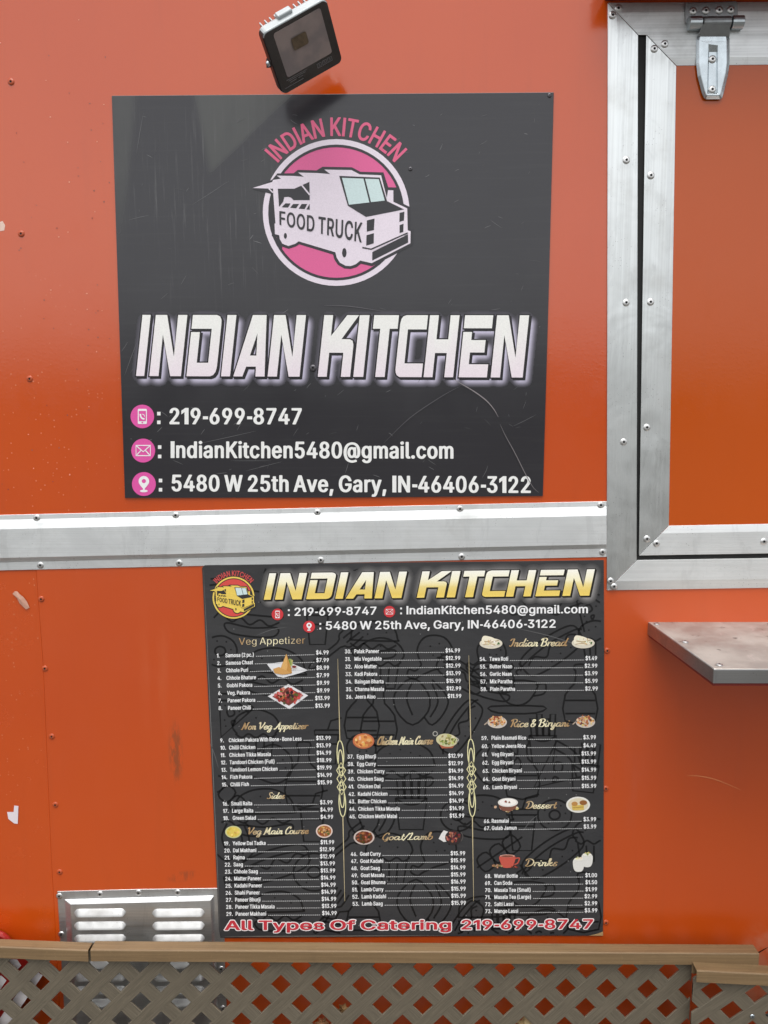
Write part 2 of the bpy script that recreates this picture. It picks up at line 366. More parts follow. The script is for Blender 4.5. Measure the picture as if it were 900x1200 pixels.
# ---------------------------------------------------------------- lettering: outlines in units of 1/200 cap height
FONT_SRC = r'''A187|7,0 31,0 38,3 56,51 59,53 121,53 139,5 141,2 148,0 172,0 178,1 181,4 180,9 113,192 109,198 103,200 76,200 70,198 67,195 -1,8 -2,5 -1,3;87,143 89,146 111,84 108,84 71,84 68,84
B178|23,0 96,0 114,2 128,5 139,11 148,17 157,27 161,36 164,47 164,59 162,74 158,82 152,91 145,97 133,105 145,114 153,125 157,136 157,153 154,164 149,174 140,184 133,189 119,196 97,200 23,200 18,199 15,196 14,6 15,3;55,86 92,87 103,86 114,80 120,73 124,61 124,51 121,42 114,35 105,32 98,31 55,31;54,167 55,169 99,169 106,166 112,161 116,152 117,142 115,131 108,123 101,118 94,116 55,117
C198|45,15 64,4 84,-1 105,-2 120,-1 139,6 155,15 169,28 178,42 183,53 185,64 181,68 175,69 154,69 148,68 145,65 141,55 137,47 132,41 125,36 110,30 100,29 89,30 81,32 73,37 66,42 60,50 55,60 51,69 47,92 46,103 48,119 51,133 55,142 61,151 68,159 77,165 87,169 96,171 107,171 115,169 123,165 131,160 136,154 141,145 145,135 148,132 154,131 175,131 183,133 185,135 184,140 178,158 170,171 157,184 145,192 128,198 111,202 89,202 72,198 55,192 43,184 28,169 18,154 12,137 8,119 7,95 9,75 13,58 21,41 31,27
D195|18,1 24,0 91,0 109,3 127,8 139,15 151,23 163,36 172,51 178,71 181,93 180,119 176,139 167,158 158,170 144,183 122,194 98,199 23,200 18,199 15,196 14,6 15,3;54,168 56,170 88,169 105,166 116,161 124,154 131,144 137,131 140,114 141,95 139,80 136,67 131,56 125,47 117,41 109,36 99,32 88,31 55,31
E164|23,0 139,0 145,1 148,4 148,25 144,29 139,30 56,30 54,33 55,85 132,86 139,88 141,92 141,111 137,115 131,116 55,117 55,169 57,170 138,170 143,171 147,175 147,194 145,198 138,200 24,200 18,199 15,196 14,6 15,3
F161|22,0 45,0 51,1 54,4 55,83 129,83 135,85 138,88 137,109 133,112 128,113 55,114 55,169 56,170 137,170 142,171 146,175 146,194 144,198 137,200 24,200 18,199 15,196 14,6 15,3
G202|47,13 64,4 84,-1 105,-2 123,0 140,5 157,16 170,28 180,43 185,61 187,76 187,99 186,101 184,103 178,105 107,105 99,102 98,100 98,80 100,77 107,75 145,75 147,73 142,56 134,43 122,33 106,29 95,29 84,31 75,36 66,43 58,53 52,65 49,77 47,89 47,114 50,127 54,140 61,151 67,158 76,165 87,170 96,171 107,171 115,169 122,165 134,155 140,146 145,135 148,132 154,131 176,131 184,134 185,136 184,142 177,160 169,172 157,183 146,191 128,198 110,202 90,202 71,198 55,192 42,184 29,171 18,153 11,137 8,119 7,94 9,74 14,55 21,40 31,27
H201|22,0 45,0 51,1 54,4 54,84 55,87 136,87 138,86 139,84 139,4 142,1 148,0 171,0 178,3 179,6 179,193 177,198 170,200 148,200 143,199 139,196 139,119 138,118 136,117 55,118 54,119 54,196 50,199 45,200 23,200 15,197 14,193 14,6 15,3
I120|13,0 99,0 105,1 109,4 109,25 107,28 100,30 78,30 76,33 76,168 79,170 100,170 107,172 109,175 109,194 106,198 99,200 13,200 7,199 4,196 3,176 4,172 12,170 34,170 36,167 36,32 34,30 12,30 4,28 3,25 3,6 4,3
J156|28,9 42,2 60,-2 77,-2 96,2 105,6 116,14 126,26 132,41 134,58 134,194 131,198 125,200 103,200 97,198 94,195 93,56 91,45 88,37 83,32 76,29 67,28 59,30 52,34 47,43 45,54 44,68 43,71 35,74 13,74 8,73 5,71 4,68 5,44 11,28 18,18
K182|22,0 45,0 50,1 54,3 54,66 72,85 74,84 132,3 139,0 166,0 175,3 176,5 174,8 100,112 174,193 175,195 174,197 165,200 137,200 130,198 55,118 54,120 54,196 50,199 45,200 23,200 15,197 14,193 14,6 15,3
L154|23,0 134,0 140,2 143,5 143,25 139,29 134,30 57,30 55,31 54,194 52,198 46,200 22,200 17,198 14,195 14,6 15,3
M243|22,0 44,0 50,1 53,4 54,114 55,114 56,110 99,4 102,2 107,0 126,0 132,1 136,5 180,114 181,111 181,4 184,1 190,0 212,0 220,3 221,6 221,193 220,197 212,200 180,200 174,199 171,196 118,60 64,196 61,199 55,200 23,200 15,197 14,193 14,6 15,3
N203|22,0 45,0 51,1 54,4 55,132 137,3 145,0 172,0 180,3 181,6 181,193 180,198 172,200 150,200 144,198 141,195 141,71 140,69 58,197 55,199 49,200 23,200 15,197 14,193 14,6 15,3
O207|45,15 64,4 85,-1 105,-2 127,1 143,7 156,16 171,30 181,46 188,63 192,89 192,111 188,136 182,153 170,171 156,184 142,193 128,198 108,202 88,202 72,198 55,192 42,183 28,168 18,153 12,137 8,119 7,94 9,71 14,55 21,41 31,27;58,54 52,65 47,86 47,114 50,127 54,140 66,157 74,164 82,168 91,170 104,171 112,170 120,167 130,160 139,151 146,138 150,124 153,107 153,93 150,76 145,60 139,49 131,41 122,34 110,30 99,29 87,30 75,36 64,45
P174|22,0 45,0 51,1 54,4 55,69 97,70 118,74 137,84 145,91 151,99 157,109 160,123 161,135 160,148 157,160 151,171 144,180 135,187 118,196 96,200 23,200 18,199 15,196 14,6 15,3;55,169 57,170 96,169 104,167 111,162 118,151 121,135 118,120 112,109 104,103 95,100 55,101
R175|22,0 45,0 51,1 54,4 54,72 55,74 57,74 84,74 87,73 122,7 126,2 132,0 159,0 164,1 168,4 167,7 128,80 128,82 142,91 152,101 158,116 161,130 160,149 156,164 148,176 136,188 119,196 96,200 23,200 18,199 15,196 14,6 15,3;54,167 55,169 97,169 106,166 113,161 119,150 121,136 119,124 113,112 105,108 96,105 55,105
S174|31,11 47,3 69,-3 87,-3 105,-2 125,5 141,15 153,27 159,42 161,59 158,76 149,88 138,98 123,106 108,111 80,119 64,125 55,133 51,143 52,154 58,163 69,170 82,172 97,171 107,165 114,159 118,146 122,143 127,142 148,142 156,144 158,146 158,151 154,166 146,177 133,189 119,196 104,201 88,202 72,202 53,197 40,192 29,184 19,173 13,160 11,143 14,126 21,116 31,106 47,97 95,82 109,76 118,68 120,63 121,57 118,44 110,35 97,29 81,28 68,30 56,36 50,44 47,56 43,59 38,60 16,60 10,59 6,55 8,43 13,30 20,21
T175|72,0 95,0 101,2 104,5 104,168 106,170 155,170 161,171 164,175 164,193 164,196 161,198 155,200 13,200 7,199 4,196 3,175 7,171 13,170 62,170 64,168 64,6 65,3
U201|43,13 59,4 79,-2 97,-3 115,-2 135,4 152,14 164,25 170,34 174,42 179,62 179,193 178,197 171,200 148,200 143,199 139,196 139,73 138,60 132,47 124,37 112,30 98,28 83,30 71,36 62,46 56,59 54,70 54,196 50,199 45,200 23,200 15,197 14,193 14,62 19,43 23,34 30,25
V187|77,0 103,0 108,1 112,4 181,193 181,196 179,198 172,200 148,200 142,198 139,195 90,54 39,196 36,199 29,200 6,200 1,198 -2,196 -1,191 69,3
W264|58,0 85,0 90,1 94,4 128,127 130,124 163,4 166,1 172,0 198,0 206,3 207,7 258,190 259,194 258,197 250,200 227,200 222,199 218,196 186,72 184,68 151,193 148,198 141,200 115,200 109,198 106,195 72,68 38,196 36,198 29,200 6,200 -1,197 -2,193 50,3
Y184|77,0 98,0 105,1 108,4 108,82 177,193 178,196 175,198 169,200 144,200 136,197 88,121 40,198 33,200 7,200 2,199 -2,196 -1,193 68,82 68,6 69,3
a153|22,8 30,3 52,-3 64,-3 74,-2 84,1 94,6 98,2 105,0 125,0 133,3 134,6 133,109 129,125 123,133 116,140 104,147 92,151 75,153 63,153 48,150 37,146 25,139 15,129 7,115 8,112 12,110 38,103 44,105 51,116 59,121 65,123 77,124 84,122 89,118 93,111 95,101 94,97 91,95 56,90 33,85 21,79 12,71 5,60 3,43 6,27 14,15;43,38 42,45 44,52 48,57 62,62 95,67 95,56 93,46 88,37 82,31 73,27 63,26 55,27 46,32
b166|20,0 41,0 48,2 51,8 65,0 85,-3 98,-2 112,2 128,11 140,25 149,41 153,59 154,76 152,97 147,115 138,129 129,138 120,145 110,149 97,152 85,153 74,152 63,149 51,143 50,195 47,198 42,200 20,200 13,198 11,195 11,6 12,3;55,48 51,64 50,81 53,99 60,112 69,121 78,123 90,123 97,120 103,114 108,106 112,96 114,85 115,73 111,52 108,45 103,36 97,31 91,28 84,27 75,27 69,30 63,35
c155|34,10 48,2 63,-2 78,-3 93,-2 108,3 121,10 131,19 138,28 142,37 144,42 141,46 116,53 110,52 106,50 101,38 93,31 84,27 70,27 59,33 52,42 46,56 44,72 45,90 50,104 58,116 68,122 79,124 90,121 98,115 106,101 114,98 141,106 143,109 140,118 135,126 127,135 117,143 103,149 88,153 71,153 55,150 45,146 33,139 23,130 15,119 9,105 5,90 4,75 5,59 10,42 16,30 23,20
d166|31,11 40,5 51,0 63,-2 74,-3 87,-2 97,1 107,7 111,2 117,0 139,0 147,3 147,193 147,196 145,198 139,200 117,200 112,199 109,196 107,143 97,149 84,152 72,153 59,152 46,148 36,143 26,135 18,125 12,114 8,103 5,91 4,75 5,59 9,43 15,30 22,20;48,50 44,66 44,85 48,101 55,113 63,120 72,123 86,122 92,119 97,114 102,106 106,97 108,76 107,62 105,51 101,42 97,36 91,31 85,28 78,27 69,27 63,30 56,35
e158|33,11 47,3 63,-2 79,-3 95,-2 111,3 124,10 135,20 141,28 144,36 144,39 140,42 114,48 107,46 100,34 93,29 83,26 71,27 62,31 54,38 47,50 44,61 45,63 46,63 138,63 146,66 147,68 147,84 143,107 135,124 124,136 115,143 102,149 86,153 70,153 54,150 43,146 32,139 22,129 15,119 9,105 5,90 4,75 5,59 9,44 15,31 22,21;48,104 55,114 64,122 74,124 87,122 95,117 103,105 106,93 104,92 45,93
f102|30,0 51,0 57,1 60,4 61,121 63,123 85,123 91,125 93,129 92,148 85,151 62,152 61,153 61,167 63,173 67,177 74,178 85,176 92,179 99,199 97,202 93,204 80,207 66,208 51,205 40,200 29,190 24,181 22,172 21,152 20,151 3,151 -3,150 -6,147 -6,128 -5,126 3,123 20,123 22,121 22,6 23,3
g166|29,-44 44,-51 61,-55 80,-56 99,-54 117,-48 128,-42 139,-30 145,-17 147,0 147,145 146,149 139,151 118,151 111,149 108,143 97,149 85,152 73,153 62,152 48,149 36,143 27,136 18,125 12,116 8,104 5,92 4,76 5,61 8,49 12,37 18,28 33,14 42,8 52,5 66,2 81,2 96,5 107,11 108,10 108,3 107,-7 104,-15 100,-20 93,-25 80,-27 64,-26 54,-20 44,-8 37,-7 29,-9 12,-20 11,-24 18,-33;48,52 44,67 44,86 48,101 55,114 64,121 76,124 87,122 93,119 98,113 103,105 107,95 109,76 108,63 105,52 97,39 86,32 77,31 68,32 61,35 55,40
h161|20,0 41,0 46,1 50,4 50,91 52,101 55,110 61,117 69,122 78,124 87,122 93,118 98,111 101,103 103,94 103,4 105,2 111,0 132,0 139,2 142,5 141,102 139,117 135,126 128,136 121,143 111,148 99,152 87,153 75,153 62,149 51,144 50,195 47,198 42,200 20,200 13,198 11,195 11,6 12,3
i69|20,0 41,0 47,2 50,5 50,146 48,149 42,151 20,151 13,149 11,146 11,6 12,3;17,170 27,167 34,166 42,168 48,172 54,179 55,185 54,193 48,200 41,204 30,206 21,204 13,199 8,192 7,183 10,176
j69|-4,-53 3,-54 13,-53 26,-49 34,-44 41,-38 46,-31 49,-23 50,-10 50,145 49,148 46,150 41,151 20,151 14,150 11,147 11,-10 9,-17 6,-22 -8,-25 -12,-27 -12,-48 -11,-50;17,170 27,167 34,166 42,168 48,172 54,179 55,185 54,193 48,200 41,204 30,206 21,204 13,199 8,192 7,183 11,175
k150|20,0 40,0 46,1 49,3 50,6 50,55 56,61 104,2 111,0 138,0 144,2 147,5 84,85 140,143 142,147 139,150 133,151 107,151 101,150 51,100 50,194 48,198 42,200 20,200 13,198 11,195 11,6 12,3
l78|29,4 46,-1 65,0 72,3 75,6 71,26 63,29 54,29 51,34 50,194 48,198 41,200 20,200 13,198 11,195 11,35 13,22 19,12
m236|20,0 41,0 46,1 50,4 51,101 53,109 59,118 66,122 74,124 81,123 88,119 91,114 94,106 95,4 98,1 104,0 125,0 132,3 133,6 134,103 137,111 142,118 149,123 156,124 164,123 171,118 175,112 177,105 178,4 181,1 187,0 208,0 215,2 217,6 217,106 214,121 209,132 201,141 193,146 183,151 170,154 156,153 141,150 130,144 120,137 106,148 97,152 88,154 71,153 60,149 51,144 47,149 41,151 20,151 13,149 11,145 11,6 12,3
n161|20,0 41,0 46,1 50,4 50,91 52,101 55,110 61,117 69,122 78,124 87,122 93,118 98,111 101,103 103,94 103,4 106,1 112,0 133,0 141,3 142,6 141,108 135,126 130,133 123,141 109,149 91,153 72,152 62,149 51,144 48,149 41,151 20,151 12,148 11,6 12,3
o163|34,10 48,2 63,-2 78,-3 92,-2 108,3 122,11 132,20 140,32 147,47 150,60 151,79 149,96 144,110 137,124 127,135 115,144 101,150 86,153 71,153 55,150 45,146 33,139 23,130 15,119 9,105 5,90 4,75 5,59 10,42 16,30 23,20;48,50 44,65 44,84 48,100 55,112 63,120 70,123 76,124 88,122 95,118 101,111 106,103 109,93 111,71 110,61 107,50 98,35 92,30 86,27 77,26 69,27 62,31 56,36
p166|20,-54 41,-54 46,-52 50,-50 51,7 64,0 76,-2 92,-3 104,-1 116,4 127,10 137,20 144,31 150,46 153,59 154,76 152,97 148,112 140,126 131,136 120,145 107,150 87,153 76,153 66,151 51,143 48,149 41,151 20,151 14,150 12,147 11,-48 12,-50;55,48 51,64 50,81 53,99 60,112 69,121 78,123 90,123 97,120 103,114 108,106 112,96 114,85 115,73 111,52 108,45 103,36 97,31 91,28 84,27 75,27 69,30 63,35
q166|31,11 40,5 51,0 63,-2 74,-3 86,-2 97,1 107,7 108,5 108,-50 112,-52 118,-54 139,-54 146,-50 147,-48 147,145 146,149 139,151 117,151 111,149 109,143 107,143 97,149 87,152 75,153 64,153 51,150 42,146 33,141 25,134 16,122 10,109 6,96 4,76 5,59 9,44 15,30 22,20;48,50 44,66 44,85 48,101 55,113 63,120 72,123 86,122 92,119 97,114 102,106 106,97 108,76 107,62 105,51 101,42 97,36 91,31 85,28 78,27 69,27 63,30 56,35
r104|20,0 41,0 46,1 50,4 50,93 52,103 58,114 66,120 76,122 90,121 97,124 99,126 99,147 97,151 90,153 74,153 63,151 51,145 47,149 40,151 20,151 14,150 12,147 11,6 12,3
s144|25,8 38,2 52,-2 69,-3 85,-2 102,4 114,11 124,21 131,34 132,48 130,59 123,69 114,77 102,83 56,96 51,100 49,107 49,113 53,119 59,123 67,125 77,124 81,122 87,118 93,107 100,104 126,110 129,114 126,122 120,133 112,141 99,148 87,152 72,153 60,153 46,150 35,145 25,139 17,131 10,118 9,105 12,93 17,84 26,75 39,68 84,56 89,51 92,43 90,36 85,30 78,27 68,26 58,27 51,31 46,36 43,45 38,48 32,49 10,44 5,41 5,37 9,25 15,17
t92|31,8 38,4 55,-1 66,-2 78,0 85,2 87,6 84,24 82,26 75,29 64,28 59,29 56,33 55,40 55,121 57,123 75,123 82,125 84,128 84,146 81,149 76,151 55,152 55,181 53,184 46,186 25,186 18,184 16,181 16,152 14,151 -2,150 -6,146 -6,128 -5,126 2,123 14,123 16,121 16,34 19,23 25,13
u161|32,8 40,4 61,-2 80,-1 92,3 102,8 103,8 105,2 112,0 133,0 141,3 142,6 142,145 140,149 133,151 112,151 106,150 103,147 103,60 101,50 97,41 92,34 83,29 75,28 67,29 60,33 55,40 51,49 50,59 50,147 46,150 41,151 20,151 12,148 12,49 13,38 16,29 25,15
v153|61,0 83,0 89,1 93,4 146,143 147,147 145,149 138,151 115,151 110,150 106,147 74,59 72,57 39,148 30,151 8,151 3,150 -1,148 -1,143 53,3
w220|52,0 72,0 79,1 82,4 105,82 106,85 130,4 133,1 139,0 160,0 168,3 211,143 211,148 203,151 181,151 175,150 172,148 150,70 148,68 126,148 122,150 117,151 95,151 88,149 86,146 63,67 40,148 37,150 31,151 9,151 2,149 0,146 1,143 44,3
x149|9,0 33,0 40,2 71,46 101,2 108,0 132,0 141,3 141,7 93,76 138,144 139,147 138,149 130,151 105,151 99,149 96,146 72,109 71,108 46,146 43,149 37,151 12,151 4,148 3,144 49,77 0,7 1,3
y153|14,-52 27,-54 39,-54 49,-52 64,-46 77,-33 84,-18 146,143 147,147 145,149 138,151 115,151 110,150 106,148 72,57 39,148 30,151 8,151 3,150 -1,148 -1,143 52,4 46,-14 40,-22 35,-25 22,-24 17,-25 15,-27 10,-46 11,-49
z150|16,0 125,0 134,3 135,6 135,25 130,29 125,30 59,31 132,127 132,146 131,149 123,151 19,151 13,150 10,148 9,126 13,122 19,121 80,121 83,120 8,24 7,6 8,3
0177|45,9 61,1 80,-2 97,-2 114,3 128,11 139,22 148,38 156,59 159,85 159,111 156,139 149,160 141,174 128,188 114,196 99,201 87,202 74,202 59,198 48,193 37,185 27,173 21,161 15,145 11,128 9,101 10,79 13,61 17,46 23,34 31,21;56,52 51,73 49,106 51,127 56,147 65,163 71,168 77,171 89,172 97,169 104,164 110,154 115,141 118,128 120,108 120,88 118,71 115,59 111,48 105,38 98,32 90,28 80,28 73,30 66,36
1177|29,0 145,0 151,1 154,4 154,25 152,28 146,29 114,29 111,31 111,194 110,197 107,199 102,200 76,200 69,199 24,166 24,140 26,137 32,135 39,137 69,159 71,159 71,32 70,30 29,29 22,27 20,25 20,6 21,3
2177|25,0 144,0 150,1 153,4 154,25 149,29 144,30 70,31 128,93 140,110 148,126 150,137 151,147 147,165 137,180 129,188 122,193 110,198 96,202 81,202 68,201 54,197 42,190 30,180 23,170 18,159 16,147 16,140 21,137 25,136 46,136 53,138 55,141 58,155 63,164 72,170 81,172 93,171 104,165 110,154 112,143 108,128 97,111 16,24 15,6 16,3
3177|34,10 49,3 68,-2 88,-2 108,1 122,6 134,15 146,27 152,40 155,55 154,71 149,84 141,96 130,106 115,113 97,118 147,176 147,194 146,198 138,200 28,200 21,199 18,196 18,175 21,171 27,170 94,169 93,167 51,118 50,98 53,95 58,93 88,92 100,87 106,83 110,77 114,68 115,59 113,46 106,36 96,30 84,28 71,29 59,34 52,43 48,55 45,57 39,58 18,58 12,57 8,53 10,42 13,33 21,22
4177|16,40 96,39 97,38 97,6 98,3 105,0 127,0 135,3 136,6 137,39 154,40 161,42 163,45 163,64 162,67 158,69 138,70 136,71 136,122 135,126 128,128 106,128 101,127 98,125 97,70 54,70 52,71 123,193 124,195 122,197 115,200 93,200 88,199 84,196 7,66 7,45 8,42
5177|38,11 53,3 71,-2 88,-2 107,1 122,7 134,17 144,29 149,37 152,48 154,59 154,72 152,84 150,93 140,109 124,123 106,131 94,134 82,134 61,130 60,131 64,169 136,170 141,171 145,175 145,194 143,198 135,200 38,200 31,199 28,196 17,99 20,96 25,95 47,92 53,94 61,99 71,103 82,104 91,103 102,96 108,88 113,77 114,64 112,50 105,39 96,31 85,28 74,29 64,34 58,42 53,54 50,56 45,58 24,58 17,56 14,52 16,41 20,30 27,20
6177|44,9 58,2 72,-2 91,-2 109,1 124,8 137,19 147,33 152,50 153,68 150,86 143,101 132,112 119,121 101,126 83,127 127,193 128,196 125,198 119,200 96,200 87,197 39,127 26,106 18,84 16,74 15,60 17,50 21,37 26,27 32,19;58,47 55,61 55,73 60,84 66,93 76,98 88,99 97,96 107,88 113,75 114,65 114,58 109,43 102,34 96,29 90,28 77,28 70,32 64,36
7177|37,0 61,0 66,1 70,4 154,171 154,194 152,198 145,200 24,200 19,199 15,196 15,175 19,171 24,170 108,170 110,168 29,8 28,5 29,3
8177|36,11 52,3 71,-2 91,-2 112,1 127,7 141,17 152,30 156,39 158,50 158,62 156,72 151,82 145,91 127,105 140,116 147,126 150,140 150,157 148,166 142,176 133,186 125,192 114,197 97,202 81,202 68,201 55,197 42,191 32,182 25,173 21,166 19,156 18,146 20,134 27,119 34,111 42,105 31,97 22,89 16,78 12,68 11,56 12,43 17,31 23,22;53,47 51,59 55,72 63,82 75,87 91,88 103,84 112,75 116,66 117,52 114,42 106,33 97,29 80,28 67,31 58,37;59,135 57,145 60,157 65,166 73,171 83,172 94,171 103,166 109,157 111,146 109,135 104,125 94,119 83,118 72,120 65,126
9177|49,0 73,0 82,3 132,76 143,94 150,110 153,126 153,139 152,153 148,164 140,177 131,186 122,193 110,198 96,202 81,202 69,201 54,196 42,190 31,180 24,170 19,159 16,144 16,126 20,109 28,97 38,87 52,79 66,74 85,73 86,72 42,8 41,5 42,3;58,118 55,131 55,143 60,157 67,166 76,171 87,173 97,170 106,161 113,148 114,134 113,125 110,117 103,107 97,103 91,101 84,100 77,101 71,104 64,109
@261|48,-26 63,-35 83,-44 105,-49 128,-51 150,-50 180,-44 195,-38 197,-34 192,-20 191,-17 188,-15 181,-14 161,-20 147,-22 119,-22 105,-20 93,-16 82,-11 72,-4 65,4 59,13 53,24 49,35 45,63 45,89 51,112 59,129 71,145 85,155 105,163 130,166 150,164 168,158 181,150 192,139 200,126 207,109 210,89 209,61 206,45 200,34 197,31 191,32 188,35 186,42 185,129 183,133 177,135 157,135 149,132 135,137 118,138 101,134 86,125 77,117 72,109 67,100 64,91 62,79 62,67 66,46 71,34 79,23 91,13 104,7 116,5 132,5 145,9 156,16 170,8 184,5 198,4 214,7 226,15 232,22 237,29 243,49 246,76 245,100 241,120 233,138 220,157 203,172 184,183 162,190 139,193 112,192 84,187 63,178 44,164 29,148 18,129 10,108 7,83 8,52 12,28 20,8 33,-11;103,50 99,64 99,79 102,92 107,101 115,108 124,109 135,108 139,106 143,101 149,88 149,67 146,49 140,39 131,34 117,34 109,39
.77|23,1 32,-2 39,-1 48,1 54,6 59,12 61,20 59,28 53,36 45,40 34,41 22,38 14,32 11,25 11,15 15,7
,77|14,-45 30,-45 36,-44 39,-41 58,28 58,32 57,34 50,36 26,36 21,34 17,32 6,-37 7,-42
:77|21,106 30,102 38,102 46,104 54,108 59,115 61,123 59,131 54,138 46,143 34,145 24,143 15,136 11,129 11,118 14,111;23,1 32,-2 39,-1 48,1 54,6 59,12 61,20 59,28 53,36 45,40 34,41 22,38 14,32 11,25 11,15 15,7
-177|38,72 44,70 126,71 131,72 134,75 134,96 131,99 125,101 43,101 37,99 35,96 35,74
$174|29,13 40,6 52,1 66,-2 67,-4 67,-23 70,-26 76,-28 91,-28 97,-26 99,-24 100,-3 121,3 137,11 150,24 158,37 161,50 160,64 158,76 153,84 145,93 135,100 121,107 101,114 99,116 100,169 106,166 112,161 116,155 119,145 127,142 149,142 156,144 158,148 156,160 149,174 137,186 119,196 100,202 99,223 96,227 90,228 76,228 69,225 67,223 67,202 48,196 34,188 22,177 14,163 11,151 11,138 14,126 19,118 26,110 36,103 49,96 66,90 67,88 67,31 65,31 62,32 54,39 49,47 47,56 45,58 38,60 14,60 7,57 6,51 10,35 20,21;99,77 101,80 110,76 116,71 120,64 121,56 119,47 114,39 106,33 100,30;52,140 52,151 57,162 66,168 67,167 67,126 66,125 64,125 56,131
(109|66,-36 87,-36 94,-34 96,-31 81,4 72,30 67,54 64,79 66,107 71,136 82,172 96,205 94,209 87,211 66,211 60,209 56,205 46,185 38,163 31,135 27,109 25,76 27,55 30,36 40,4 48,-14 58,-32
)109|14,-36 35,-36 40,-35 44,-32 55,-12 65,15 71,34 75,59 77,77 76,104 73,126 67,150 58,177 48,200 43,208 36,211 14,211 9,210 6,207 20,172 29,143 35,110 37,82 35,56 30,32 21,4 6,-29 7,-33
&175|26,12 38,5 51,0 66,-2 79,-2 92,0 106,4 122,11 130,2 136,0 163,0 168,1 171,4 171,7 146,37 153,49 158,61 160,76 160,90 152,93 131,93 126,92 123,89 121,73 119,70 92,103 110,118 120,129 126,140 129,151 128,166 124,177 114,188 103,196 94,199 80,201 69,201 55,199 46,196 37,190 29,182 24,174 20,159 21,141 28,126 40,109 16,86 10,77 6,68 4,55 6,41 10,31 17,20;45,46 44,53 45,59 50,71 56,77 63,82 99,37 88,30 73,26 62,28 52,34;61,145 59,153 60,160 63,166 67,171 72,173 80,172 85,169 88,165 90,157 89,151 86,144 82,139 72,131 69,131
+177|23,65 65,64 66,17 69,14 74,13 95,13 101,15 103,17 104,64 146,65 151,66 154,69 154,89 152,92 146,94 104,94 103,142 100,144 95,145 74,145 68,143 66,141 65,94 23,94 17,92 15,88 15,70 16,67
/100|5,-29 25,-29 31,-27 35,-24 95,201 95,205 92,208 87,209 67,209 61,207 58,204 -2,-19 -3,-24 -2,-25'''
